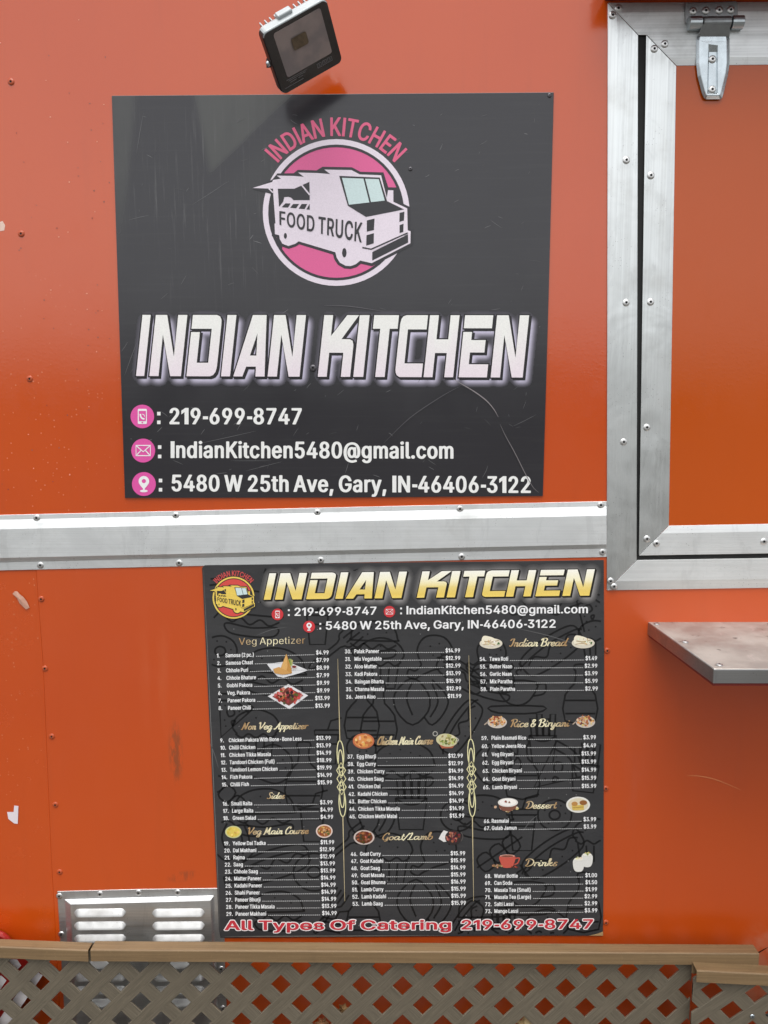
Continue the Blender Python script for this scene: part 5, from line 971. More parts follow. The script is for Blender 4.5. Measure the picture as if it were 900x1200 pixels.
for px, py in ((724.7, 9.6), (718, 17.6), (734, 187.7), (733.7, 354.7), (730.8, 518), (715.4, 681), (719.4, 687.4), (1060, 20), (1250, 672), (1060, 676), (1445, 200), (1445, 500)): rivet(RIVET_ALU, px, py, .0074 if not 712 < px < 726 else .0062, surround)
sl_ = Mesh(); sl_.prism([W(744, 36, .0014), W(743, 660, .0014), W(1428, 652, .0014), W(1428, 30, .0014)], [W(744, 36, 0), W(743, 660, 0), W(1428, 652, 0), W(1428, 30, 0)])
sl_.build('gap_shade_sheet', M_black, truck)  # black sheet behind the hatch, painted in for the shade of its gap

# the hatch door
ho = dict(TL=(757.3, 40.6), BL=(748.7, 651), TR=(1416, 35), BR=(1416, 640))
hi = dict(TL=(792.5, 77), BL=(783.8, 616), TR=(1381, 71), BR=(1381, 605))
hr = {k: lerp(hi[k], ho[k], .26) for k in ho}
door = Mesh()
door.prism([W(*lerp(hi[k], ho[k], .3), .0042) for k in ('TL', 'BL', 'BR', 'TR')], [W(*lerp(hi[k], ho[k], .3), .0016) for k in ('TL', 'BL', 'BR', 'TR')])
hatch = door.build('serving_hatch', M_hatch, truck)
hf = Mesh()
for k1, k2, mt in (('TL', 'BL', 0), ('TR', 'BR', 0), ('TL', 'TR', 1), ('BL', 'BR', 1)):
    bar(k1, k2, [(ho, .0085), (hr, .0085), (hi, .0052)], mt, hf)
hframe = hf.build('hatch_frame', [M_alu_z, M_alu_x], hatch, bevel=.0005)
for px, py in ((779, 51.6), (766.7, 57.3), (762.7, 205.7), (762.3, 354), (758, 501), (758, 631.6), (769.3, 636.8), (895, 634.7), (1030, 634), (1180, 632), (1000, 54), (1180, 52)): rivet(RIVET_ALU, px, py, .0085, hatch)

# hinges
def hinge(dx):
    X = lambda pts: [(x + dx, y) for x, y in pts]
    M = Mesh()
    ring = X([(804.5, 3.5), (862.5, 1.5), (864.5, 3.5), (864.5, 27), (804.5, 28), (803, 26), (803, 5)])
    M.prism([W(*p, .0125) for p in ring], [W(*p, .008) for p in ring])
    # knuckle pin
    c = W(838 + dx, 27, .0165)
    Rx_ = Matrix.Translation(c) @ Matrix.Rotation(math.pi / 2, 4, 'Y')
    for a, b_, r, mt in ((-.058, -.029, .0138, 1), (-.0285, .0325, .0128, 0), (.033, .060, .0138, 1)):
        M.lathe([(.0001, a), (r * .6, a), (r, a + .0015), (r, b_ - .0015), (r * .6, b_), (.0001, b_)], Rx_, 20, mat=mt)
    # wrapped leaf running down from the knuckle
    q = X([(823.5, 28), (855.5, 28), (855, 43), (817.6, 43)])
    M.prism([W(*p, h) for p, h in zip(q, (.028, .028, .0165, .0165))], [W(*p, .0095) for p in q])
    o = M.build('hinge', [M_zinc_dark, M_zinc], hatch, bevel=.0006)
    # strap
    S = Mesh()
    out = [(818, 41), (853.5, 41), (855, 45), (855, 74), (853, 88), (848, 109), (846, 115), (843.5, 116.3), (827.5, 116.3), (825, 115), (822.5, 109), (817.6, 90), (815.8, 74), (815.8, 46)]
    inn = [(820.5, 42), (851, 42), (851.6, 47), (851.6, 73), (850, 86), (845, 106), (843.6, 111), (842.5, 112), (828.6, 112), (827.6, 111), (826, 106), (821.4, 88), (819.6, 74), (819.6, 47)]
    slot = [(829.8, 53), (841, 53), (841, 110), (828.9, 110)]
    F = [W(x + dx, y, .0098) for x, y in out]; G = [W(x + dx, y, .0162) for x, y in inn]
    S.add(F + G, [[i, (i + 1) % len(out), len(out) + (i + 1) % len(out), len(out) + i] for i in range(len(out))])
    # raised face with a sunk slot
    for g_ in groups([[(x, y) for x, y in inn], slot]):
        fl = [p for c_ in g_ for p in c_]
        tr = tessellate_polygon([[Vector((x, y, 0)) for x, y in c_] for c_ in g_])
        S.add([W(x + dx, y, .0162) for x, y in fl], [list(t) for t in tr])
    bot = [(830.6, 61), (840.2, 61), (840, 108.5), (829.8, 108.5)]
    A_ = [W(x + dx, y, .0162) for x, y in slot]; B_ = [W(x + dx, y, .0118) for x, y in bot]
    S.add(A_ + B_, [[i, (i + 1) % 4, 4 + (i + 1) % 4, 4 + i] for i in range(4)] + [[4, 5, 6, 7]])
    S.prism([W(x + dx, y, .0098) for x, y in out], [W(x + dx, y, .0086) for x, y in out])
    S.build('hinge_strap', M_zinc, hatch, weld=True, bevel=.0008)
    for px, py in ((812, 13), (827, 12.5), (842.7, 12), (856.3, 11.5)): rivet(RIVET_ALU, px + dx, py, .0126, hatch)
    for px, py in ((834.9, 69.5), (834.6, 105)): rivet(RIVET_ALU, px + dx, py, .0119, hatch)
hinge(0); hinge(500)

# hood above the hatch: only its mirror image and its shade come into the picture
hd = Mesh()
x0 = W(708, 0).x; x1 = W(1466, 0).x; z0 = W(708, 1.0).z
hd.prism([Vector((x0, -.125, z0)), Vector((x1, -.125, z0)), Vector((x1, -.125, z0 + .05)), Vector((x0, -.125, z0 + .05))],
         [Vector((x0, .003, z0)), Vector((x1, .003, z0)), Vector((x1, .003, z0 + .085)), Vector((x0, .003, z0 + .085))])
hd.build('drip_hood', plain('dark_red_hood_paint', lin(120, 30, 18), .3), truck, bevel=.003)
# ================================================================= upper sign
sign = empty('wall_sign', W(388, 346, .003), 'large black sign with pink round truck emblem and white lettering above the aluminium rail', 'sign')
sp_ring = [(131, 112.2), (390, 110.2), (649, 108.2), (643, 345), (636.2, 581.2), (390, 583), (146.4, 583.4), (138.5, 346)]
SD = .0042
M = Mesh(); M.prism([W(*p, SD) for p in sp_ring], [W(*p, .0002) for p in sp_ring])
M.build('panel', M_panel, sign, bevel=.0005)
SD += .0003
DK = lin(46, 45, 49); WH = lin(236, 236, 234)
P = Print(SD); truck_logo(P, 394, 249, 1.0, DK, lin(232, 221, 232), lin(224, 98, 152), lin(222, 96, 134), lin(206, 226, 226), DK)
P.build('emblem', M_ink_sign, sign)
tp = title_polys(lambda x: x, lambda x: 440.6 + (x - 160) * .004, lambda x: 369 + (x - 160) * .001, 7.6)
tg = title_groups(tp)
glow_print('title_glow', tg, (140, 352, 642, 470), SD, [(5, 6, 3.0, 1.3), (1, 2, 4.5, .45)], lin(46, 45, 49), lin(206, 200, 222), sign, M_ink_sign)
P = Print(SD + .0004)
for g_ in tg:
    P.shape(g_, lin(34, 32, 36), 0, off=1.5)
    P.shape([[(x + 2.0, y + 2.0) for x, y in c] for c in g_], lin(34, 32, 36), 0.5, off=1.2)
for g_ in tg: P.shape(g_, None, 2, colf=lambda p: tuple(np.array(lin(238, 238, 234)) + (np.array(lin(234, 222, 230)) - np.array(lin(238, 238, 234))) * max(0, min(1, (p[1] - 395) / 45))))
P.build('title_lettering', M_ink_sign, sign)
PK = lin(222, 88, 164)
for nm, kind, ic, col_x, tx in (('phone_line', 'phone', (166.8, 488, 13.8), (186, 478.6, 497), ('219-699-8747', 197.5, 497.2, 355.5, 497.4, 19.2)),
                            ('email_line', 'mail', (167.8, 528, 14), (187, 517.8, 537), ('IndianKitchen5480@gmail.com', 199, 536.7, 533, 537.6, 19.6)),
                            ('address_line', 'pin', (168.6, 567.2, 14), (188, 557, 576), ('5480 W 25th Ave, Gary, IN-46406-3122', 200.2, 575.8, 624, 577.8, 19.6))):
    P = Print(SD); icon(P, kind, *ic, PK); P.build('contact_icon', M_ink_sign, sign)
    P = Print(SD)
    x, a, b_ = col_x
    P.poly([(x - 1.9, a + 4), (x + 2.1, a + 4), (x + 2.1, a + 8.2), (x - 1.9, a + 8.2)], WH, 1); P.poly([(x - 1.9, b_ - 4.2), (x + 2.1, b_ - 4.2), (x + 2.1, b_), (x - 1.9, b_)], WH, 1)
    s, xa, ya, xb, yb, cap = tx
    P.text(s, xa, ya, cap, WH, x1=xb, y1=yb, k=1, font=HEAVY)
    P.build(nm, M_ink_sign, sign)
# scratches in the laminate
P = Print(SD + .003); Q = Print(SD + .0001)
cr = catmull([(531, 444), (541, 450), (556, 459), (570, 469.5), (579, 480), (584, 489)]) + catmull([(586, 497), (592, 510), (603, 530), (614, 552), (624, 570), (631, 577)])
P.stroke(cr[:26], 1.2, lin(140, 134, 136), taper=True); P.stroke(cr[26:], .9, lin(120, 116, 118), taper=True)
P.stroke(catmull([(540, 452), (515, 466), (480, 490), (450, 519)]), .9, lin(84, 82, 86), taper=True)
P.stroke(catmull([(380, 358), (410, 359), (450, 365)]), .9, lin(92, 90, 94), taper=True)
for _ in range(150):
    x, y = random.uniform(150, 632), random.uniform(118, 575); l = random.uniform(2, 13); a = random.choice((random.gauss(.3, .3), random.gauss(-1.1, .3), random.gauss(-.5, .2)))
    c = random.uniform(66, 116)
    Q.stroke(catmull([(x, y), (x + l * .5 * math.cos(a), y + l * .5 * math.sin(a) + random.uniform(-.6, .6)), (x + l * math.cos(a), y + l * math.sin(a))], 3), random.uniform(.3, .7), lin(c, c, c + 2), taper=True)
for x0, y0, x1, y1 in ((142, 412, 150, 400), (146, 440, 160, 402), (150, 258, 175, 252), (160, 180, 168, 132), (225, 240, 268, 212), (340, 140, 349, 146), (270, 540, 318, 540), (288, 552, 330, 541), (232, 520, 300, 505), (575, 258, 588, 267), (600, 500, 628, 486), (565, 560, 572, 545)):
    Q.stroke(catmull([(x0, y0), ((x0 + x1) / 2 + random.uniform(-1, 1), (y0 + y1) / 2), (x1, y1)], 4), .55, lin(98, 98, 100), taper=True)
P.build('long_scratch', M_ink_sign, sign); tag(Q.build('fine_scratch', M_ink_sign, sign), kind='stuff')
rv = rivet_mesh('fixing_screw', plain('dark_screw', lin(86, 84, 88), .3, .6))
rivet(rv, 366.8, 431.5, SD + .0004, sign, 'fixing_screw')
for px, py in ((644, 111.8), (481, 198)): o = rivet(rv, px, py, SD + .0003, sign, 'fixing_screw'); o.scale = (.55,) * 3

# ================================================================= menu board
menu = empty('menu_board', W(480, 880, .002), 'black printed menu with yellow title, price list and food pictures, below the belt rail', 'menu')
MD = .0034
mr = [(236.8, 665.5), (240, 662.3), (360, 660.6), (500, 658.6), (620, 657.4), (707.6, 656.2), (708, 760), (707.6, 900), (707, 1060), (706.6, 1094), (704, 1096.6), (600, 1096.4), (480, 1097.4), (350, 1098.4), (258.4, 1099), (256.6, 1090), (252.6, 1000), (247, 880), (241.2, 760)]
M = Mesh(); M.prism([W(*p, MD) for p in mr], [W(*p, .0004) for p in mr])
M.build('banner', M_banner, menu, bevel=.0004)
P = Print(MD + .0004)
P.poly([(706.6, 1091.8), (706.8, 1096.5), (690, 1096.5), (700, 1094.2)], lin(176, 146, 104), 1)
P.stroke([(238.5, 668), (243, 760), (248.6, 880), (254, 1000), (257.8, 1092)], .8, lin(120, 116, 112), taper=True)
P.stroke([(262, 1097.6), (300, 1097.2), (420, 1096.8), (520, 1096.2)], .8, lin(140, 132, 122), taper=True)
for _ in range(60):
    x, y = random.uniform(262, 700), random.uniform(668, 1090); P.ellipse(x, y, .5, .5, lin(150, 150, 150), 0, n=6)
for x0, y0, x1, y1 in ((600, 735, 690, 760), (640, 690, 705, 684), (300, 745, 336, 735), (560, 700, 640, 722), (246, 870, 256, 900), (612, 975, 630, 955)):
    P.stroke(catmull([(x0, y0), ((x0 + x1) / 2, (y0 + y1) / 2 - 2), (x1, y1)], 4), .9, lin(98, 98, 99), taper=True)
tag(P.build('edge_wear', M_ink_menu, menu), kind='stuff')

# faint food drawings printed all over the background
DD = lin(20, 20, 21); DP = Print(MD + .0002)
def S_at(cx, cy, s, rot):
    c, q = math.cos(rot) * s, math.sin(rot) * s
    f = lambda pts: [(cx + x * c - y * q, cy + x * q + y * c) for x, y in pts]
    return f
CLIP = lambda p: 245 < p[0] - (p[1] - 700) * .03 and p[0] < 705 and 664 < p[1] < 1094
def ds(f, pts, close=False, n=5, w=2.1):
    q = f(catmull(pts, n, close)) if n else f(pts)
    if close: q = q + [q[0]]
    run = []
    for p in q + [None]:
        if p is not None and CLIP(p): run.append(p)
        else:
            if len(run) > 1: DP.stroke(run, w, DD)
            run = []
def dots(f, pts):
    for p in pts:
        c = f([p])[0]
        if CLIP(c): DP.ellipse(c[0], c[1], 1.1, 1.1, DD, 0, n=7)
def burger(f):
    ds(f, [(-28, -4), (-26, -16), (-12, -24), (8, -25), (24, -17), (29, -5), (26, -2), (-25, -1)], True)
    ds(f, [(-29, 3), (-20, 8), (-12, 3), (-2, 9), (8, 3), (18, 8), (28, 3)]); ds(f, [(-26, 10), (0, 12), (26, 9), (24, 18), (0, 21), (-22, 19)], True); dots(f, [(-14, -14), (-4, -18), (6, -15), (15, -12), (-8, -9)])
def cupcake(f):
    ds(f, [(-20, 0), (-25, -8), (-18, -20), (0, -26), (18, -20), (25, -8), (20, 0)]); ds(f, [(-22, 0), (-15, 4), (-8, 0), (0, 4), (8, 0), (15, 4), (22, 0)]); ds(f, [(-19, 3), (-15, 28), (15, 28), (19, 3)], n=0)
    for x in (-9, 0, 9): ds(f, [(x, 6), (x * .85, 25)], n=0)
    dots(f, [(-10, -12), (0, -17), (9, -11)])
def drumstick(f):
    ds(f, [(-8, 10), (-18, -4), (-14, -20), (4, -26), (18, -16), (18, 0), (4, 12)], False); ds(f, [(-8, 10), (-12, 18), (-19, 19), (-18, 26), (-10, 27), (-6, 22), (2, 14), (4, 12)]); dots(f, [(-6, -12), (2, -18), (8, -8), (0, -4), (10, -16)])
def onion(f):
    ds(f, [(-4, -24), (-22, -8), (-20, 10), (-4, 24), (12, 10), (12, -8)], True, 3); ds(f, [(-4, -20), (-10, -4), (-4, 14)]); ds(f, [(16, -22), (32, -4), (28, 12), (16, 24), (8, 16)], n=3); ds(f, [(16, -18), (22, 0), (14, 16)])
def bottle(f):
    ds(f, [(-6, -30), (6, -30), (6, -24), (5, -24), (6, -10), (16, 2), (16, 30), (-16, 30), (-16, 2), (-6, -10), (-5, -24), (-6, -24)], True, 2); ds(f, [(-16, 8), (16, 8)], n=0); ds(f, [(-16, 22), (16, 22)], n=0)
def cola(f):
    ds(f, [(-17, -16), (17, -16), (17, -10), (-17, -10)], True, 0); ds(f, [(-14, -10), (-10, 28), (10, 28), (14, -10)], n=0); ds(f, [(0, -16), (4, -28), (18, -32)], n=0); ds(f, [(-12, 2), (12, 2)], n=0)
def teacup(f):
    ds(f, [(-20, -8), (20, -8), (16, 8), (6, 16), (-6, 16), (-16, 8)], True, 3); ds(f, [(20, -5), (30, -6), (29, 4), (17, 7)]); ds(f, [(-28, 18), (28, 18), (20, 25), (-20, 25)], True, 3)
    for x in (-6, 2): ds(f, [(x, -14), (x - 3, -19), (x + 2, -23), (x, -28)])
def hotdog(f):
    ds(f, [(-34, 2), (-30, -10), (0, -14), (30, -10), (34, 2), (28, 12), (0, 15), (-28, 12)], True); ds(f, [(-38, 0), (-30, -4), (0, -7), (30, -4), (38, 0)]); ds(f, [(-28, 0), (-18, -4), (-8, 3), (2, -4), (12, 3), (22, -3), (30, 1)]); dots(f, [(-18, 8), (-6, 10), (6, 8), (18, 9)])
def pizza(f):
    ds(f, [(-22, -18), (0, -25), (22, -18)]); ds(f, [(-22, -18), (0, 28), (22, -18)], n=0); ds(f, [(-18, -11), (0, -17), (18, -11)]); ds(f, [(-6, -4), (-1, -8), (4, -3), (-1, 2)], True); ds(f, [(4, 6), (8, 4), (7, 10)], True); dots(f, [(-10, -8), (8, -8), (0, 14), (-4, 8)])
def fork(f):
    ds(f, [(-9, -32), (-9, -14), (-3, -6), (-3, 30), (3, 30), (3, -6), (9, -14), (9, -32)], n=3)
    for x in (-3, 3): ds(f, [(x, -32), (x, -14)], n=0)
def fries(f):
    ds(f, [(-16, -4), (16, -4), (12, 28), (-12, 28)], True, 0); ds(f, [(-16, -4), (-6, 2), (6, 2), (16, -4)])
    for i, x in enumerate((-13, -6, 1, 8)): ds(f, [(x, -3), (x - 2 + i, -24 - (i % 2) * 5), (x + 4 + i, -24 - (i % 2) * 5), (x + 6, -3)], n=0)
def donut(f):
    ds(f, [(22 * math.cos(a), 20 * math.sin(a)) for a in [i * .7 for i in range(9)]], True); ds(f, [(7 * math.cos(a), 6 * math.sin(a)) for a in [i * .9 for i in range(7)]], True)
    dots(f, [(-13, -6), (-4, -13), (8, -12), (14, -2), (10, 10), (-8, 11)])
def skewer(f):
    ds(f, [(-30, 0), (34, 0)], n=0)
    for x in (-18, 0, 18): ds(f, [(x - 7, -8), (x + 7, -9), (x + 8, 8), (x - 7, 9)], True, 3)
K = dict(b=burger, c=cupcake, d=drumstick, o=onion, t=bottle, l=cola, u=teacup, h=hotdog, p=pizza, f=fork, r=fries, n=donut, s=skewer)
for k_, x, y, s, rot in (('b', 296, 722, 1.15, .12), ('n', 258, 763, .9, 0), ('b', 322, 790, 1.2, .1), ('b', 438, 752, .95, .05), ('f', 392, 760, 1.1, .9), ('p', 258, 700, .9, .3), ('o', 330, 676, .9, .4), ('h', 402, 690, 1, -.5), ('d', 490, 674, 1, .4), ('l', 372, 730, .9, 0),
                         ('c', 446, 776, 1.1, 0), ('d', 506, 772, 1.1, .35), ('h', 540, 790, .9, .6), ('o', 488, 822, 1.15, 0), ('t', 424, 832, 1.1, 0), ('t', 444, 836, 1.15, 0), ('h', 540, 852, 1, -1), ('c', 628, 676, .9, .1), ('d', 668, 700, .9, .3), ('s', 596, 694, 1, 1.1), ('p', 690, 716, .9, .2),
                         ('h', 646, 762, 1.15, -.6), ('u', 606, 808, 1.1, 0), ('t', 680, 812, 1.1, 0), ('c', 698, 748, .8, 0), ('d', 572, 770, .9, .5), ('b', 576, 800, .9, .3), ('r', 636, 866, 1, 0), ('o', 578, 896, 1, 0), ('p', 652, 902, 1.2, .9), ('t', 612, 900, 1.1, 0), ('r', 686, 900, 1, .1),
                         ('c', 300, 860, 1.1, 0), ('p', 270, 838, 1, .4), ('t', 356, 906, 1.2, 0), ('d', 312, 900, 1.2, 1.0), ('l', 384, 870, .9, 0), ('b', 310, 955, 1.2, 0), ('l', 366, 958, 1, 0), ('s', 266, 930, .9, .8), ('o', 270, 985, 1, 0),
                         ('b', 474, 900, 1.2, 0), ('r', 482, 940, 1.15, 0), ('o', 430, 958, 1, 0), ('d', 420, 884, .9, .4), ('n', 536, 956, .9, 0), ('c', 456, 1005, 1.1, 0), ('d', 510, 1002, 1.1, .35), ('f', 404, 990, 1, .9), ('t', 426, 1066, 1.1, 0), ('o', 492, 1058, 1.15, 0), ('h', 544, 1084, .9, -1),
                         ('b', 568, 960, 1.1, .1), ('l', 612, 966, 1.1, 0), ('n', 650, 955, .9, 0), ('h', 648, 1000, 1.15, -.6), ('c', 696, 985, 1, 0), ('s', 584, 1000, 1, -.6), ('u', 616, 1044, 1.1, 0), ('t', 684, 1056, 1.1, 0), ('b', 566, 1076, 1, 0), ('c', 640, 1092, 1, .1), ('r', 590, 1092, .9, 0),
                         ('h', 322, 1012, 1.2, -.3), ('n', 368, 1022, 1.1, 0), ('p', 280, 1050, 1, .2), ('f', 386, 1068, .9, .6), ('b', 326, 1070, 1, 0), ('l', 390, 1090, .8, .2)):
    K[k_](S_at(x, y, s, rot))
tag(DP.build('background_drawing', M_ink_menu, menu), kind='stuff')
MD += .0009

P = Print(MD); BD = lin(52, 52, 53)
truck_logo(P, 273.7, 700.4, .286, BD, lin(236, 205, 96), lin(214, 80, 74), lin(206, 84, 82), lin(206, 226, 226), BD)
P.build('emblem', M_ink_menu, menu)
mtp = title_polys(lambda x: 309 + (x - 159.4) * (690.5 - 309) / (612.5 - 159.4), lambda x: 702.8 - (x - 309) * .0128, lambda x: 671.8 - (x - 309) * .0125, 6.6)
mg = title_groups(mtp)
glow_print('title_glow', mg, (290, 652, 707, 722), MD - .0003, [(3, 4, 3.2, .8), (1, 0, 4.5, .75)], lin(58, 58, 59), lin(196, 192, 190), menu, M_ink_menu)
P = Print(MD)
for g_ in mg:
    P.shape(g_, lin(30, 28, 26), 0, off=1.0); P.shape([[(x + 1.4, y + 1.2) for x, y in c] for c in g_], lin(30, 28, 26), .5, off=.8)
def ycol(p):
    t = (p[1] - (671.8 - (p[0] - 309) * .0125)) / 31
    st = [(0, (252, 250, 240)), (.4, (250, 243, 206)), (.6, (238, 216, 136)), (.85, (236, 206, 106)), (1, (246, 216, 112))]
    for (a, ca), (b_, cb) in zip(st, st[1:]):
        if t <= b_ or b_ == 1:
            f = min(1, max(0, (t - a) / (b_ - a))); return lin(*[ca[i] + (cb[i] - ca[i]) * f for i in range(3)])
for g_ in mg: P.shape(g_, None, 2, colf=ycol, ycuts=[676, 680, 684, 688, 692, 696])
P.build('title_lettering', M_ink_menu, menu)
RD = lin(206, 58, 64); WM = lin(240, 240, 240)
for nm, kind, ic, cx, (ya, yb), tx in (('phone_line', 'phone', (325.2, 720, 6.8), 338.4, (714, 721.8), ('219-699-8747', 344.3, 721.8, 442.4, 720.4, 9.6)),
                             ('email_line', 'mail', (456.4, 716.8, 6.7), 470, (712, 719.9), ('IndianKitchen5480@gmail.com', 475.6, 720, 690, 718.6, 9.8)),
                             ('address_line', 'pin', (362.2, 734.4, 6.9), 375.3, (730, 737.6), ('5480 W 25th Ave, Gary, IN-46406-3122', 381, 738, 652.4, 735.6, 9.8))):
    P = Print(MD); icon(P, kind, *ic, RD); P.build('contact_icon', M_ink_menu, menu)
    P = Print(MD)
    for yy in (ya, yb - 2.1): P.poly([(cx - 1, yy), (cx + 1.1, yy), (cx + 1.1, yy + 2.1), (cx - 1, yy + 2.1)], WM, 1)
    s, xa, y0, xb, y1, cap = tx
    P.text(s, xa, y0, cap, WM, x1=xb, y1=y1, k=1)
    P.build(nm, M_ink_menu, menu)

SX = 85.7 / (sum((55 if c == ' ' else HEAVY[c][0]) for c in 'Chicken Pakora With Bone * Bone Less') * 4.4 / 200)
def section(nm, head, items, xn, xm, xp, yn, yp):
    P = Print(MD)
    if head[0] == 'script': script(P, *head[1:])
    elif head[0] == 'sans':
        cf = gold(head[2], head[3]); P.text(head[1], head[2], head[4], head[5], None, x1=head[3], y1=head[4] - 1.6, colf=cf, off=-.35)
    if head[0] != 'none': P.build('section_heading', M_ink_menu, menu)
    P = Print(MD); n = len(items)
    for i, (num, s, pr) in enumerate(items):
        t = i / max(1, n - 1); f = lambda a: a[0] + (a[1] - a[0]) * t
        y0, y1 = f(yn), f(yp); x0, x1 = f(xm), f(xp)
        sl = (y1 - y0) / (x1 - x0)
        P.text('%d.' % num, f(xn), y0 + .2, 4.6, WM, sx=SX * 1.02, slope=sl, font=HEAVY)
        _, e = P.text(s, x0, y0, 4.7, WM, sx=SX * 4.4 / 4.7, slope=sl, font=HEAVY)
        a, _ = P.text(pr, x1, y1, 4.8, WM, sx=SX * 1.02, align='r', font=HEAVY)
        x = e + 2
        while x < a - 2:
            yy = y0 + sl * (x - x0); w = min(1.5, a - 1.6 - x)
            P.poly([(x, yy - .75), (x + w, yy - .75), (x + w, yy + .1), (x, yy + .1)], lin(190, 190, 190)); x += 2.2
    P.build('price_list', M_ink_menu, menu)
I_ = lambda n0, s: [(n0 + i, a.split('|')[0], '$' + a.split('|')[1]) for i, a in enumerate(s.split(';'))]
section('menu_section', ('sans', 'Veg Appetizer', 279.7, 358, 756, 8.6), I_(1, 'Samosa (2 pc.)|4.99;Samosa Chaat|7.99;Chhole Puri|8.99;Chhole Bhature|7.99;Gobhi Pakora|9.99;Veg. Pakora|9.99;Paneer Pakora|13.99;Paneer Chili|13.99'), (254, 256), (264, 267), (385.6, 387), (770.4, 832), (767, 829.3))
section('menu_section', ('script', 'Non Veg Appetizer', 283, 361.4, 855, 8.4), I_(9, 'Chicken Pakora With Bone * Bone Less|13.99;Chilli Chicken|13.99;Chicken Tikka Masala|14.99;Tandoori Chicken (Full)|18.99;Tandoori Lemon Chicken|19.99;Fish Pakora|14.99;Chilli Fish|15.99'), (257.8, 260), (268, 270), (388, 389.6), (869.8, 921.6), (867.2, 919.2))
section('menu_section', ('script', 'Sides', 313, 334.8, 936, 7.4), I_(16, 'Small Raita|3.99;Large Raita|4.99;Green Salad|4.99'), (261, 261.6), (270.8, 272.6), (390.2, 390.8), (944, 960.9), (942.6, 959.6))
section('menu_section', ('script', 'Veg Main Course', 289.5, 362.4, 977.8, 8.2), I_(19, 'Yellow Dal Tadka|11.99;Dal Makhani|12.99;Rajma|12.99;Saag|13.99;Chhole Saag|13.99;Matter Paneer|14.99;Kadahi Paneer|14.99;Shahi Paneer|14.99;Paneer Bhurji|14.99;Paneer Tikka Masala|13.99;Paneer Makhani|14.99'), (262.4, 265), (272.6, 276), (392, 395), (990.6, 1073.2), (989.3, 1072.4))
section('menu_section', ('none',), I_(30, 'Palak Paneer|14.99;Mix Vegetable|12.99;Aloo Mutter|12.99;Kadi Pakora|13.99;Baingan Bharta|15.99;Channa Masala|12.99;Jeera Aloo|11.99'), (404, 405.4), (415, 416), (539.6, 541), (765.6, 818.8), (764.6, 818))
section('menu_section', ('script', 'Chicken Main Course', 441.6, 508, 872.7, 9.4), I_(37, 'Egg Bhurji|12.99;Egg Curry|12.99;Chicken Curry|14.99;Chicken Saag|14.99;Chicken Dal|14.99;Kadahi Chicken|14.99;Butter Chicken|14.99;Chicken Tikka Masala|14.99;Chicken Methi Malai|13.99'), (407, 409.4), (418, 420), (542.8, 544.4), (888.8, 959), (888, 958.2))
section('menu_section', ('script', 'Goat/Lamb', 447.4, 508.4, 984.4, 8), I_(46, 'Goat Curry|15.99;Goat Kadahi|15.99;Goat Saag|14.99;Goat Masala|15.99;Goat Bhunna|16.99;Lamb Curry|15.99;Lamb Kadahi|15.99;Lamb Saag|15.99'), (411, 413), (421.8, 424), (545.6, 546.4), (1003, 1061.3), (1002.3, 1060.4))
section('menu_section', ('script', 'Indian Bread', 597, 665.4, 757.6, 9.2), I_(54, 'Tawa Roti|1.49;Butter Naan|2.99;Garlic Naan|3.99;Mix Paratha|5.99;Plain Paratha|2.99'), (562, 563), (573.6, 574.2), (700.2, 701), (774.5, 809.7), (773.7, 809.2))
section('menu_section', ('script', 'Rice & Biryani', 598, 668, 852, 9), I_(59, 'Plain Basmati Rice|3.99;Yellow Jeera Rice|4.49;Veg Biryani|13.99;Egg Biryani|13.99;Chicken Biryani|14.99;Goat Biryani|15.99;Lamb Biryani|15.99'), (564, 566), (575.8, 577), (698.8, 699.2), (867, 924.8), (866.4, 923.4))
section('menu_section', ('script', 'Dessert', 615.8, 653, 947.5, 8.4), I_(66, 'Rasmalai|3.99;Gulab Jamun|3.99'), (566.8, 567), (576, 576.2), (699, 699.2), (964.4, 972.8), (962.4, 971))
section('menu_section', ('script', 'Drinks', 615, 654.6, 1015, 8.4), I_(68, 'Water Bottle|1.00;Can Soda|1.50;Masala Tea (Small)|1.99;Masala Tea (Large)|2.99;Salti Lassi|2.99;Mango Lassi|3.99'), (568, 568.4), (579, 579.2), (700, 700.4), (1028.8, 1070), (1028, 1069.2))
for s, xa, xb, ya, yb in (('All Types Of Catering', 263.5, 530.5, 1090, 1089.4), ('219-699-8747', 539.5, 697, 1089.3, 1088.4)):
    P = Print(MD)
    P.text(s, xa, ya, 11.2, lin(244, 236, 234), x1=xb, y1=yb, off=1.15)
    P.text(s, xa, ya, 11.2, lin(200, 56, 66), x1=xb, y1=yb, k=1, off=.05)
    P.build('footer_lettering', M_ink_menu, menu)
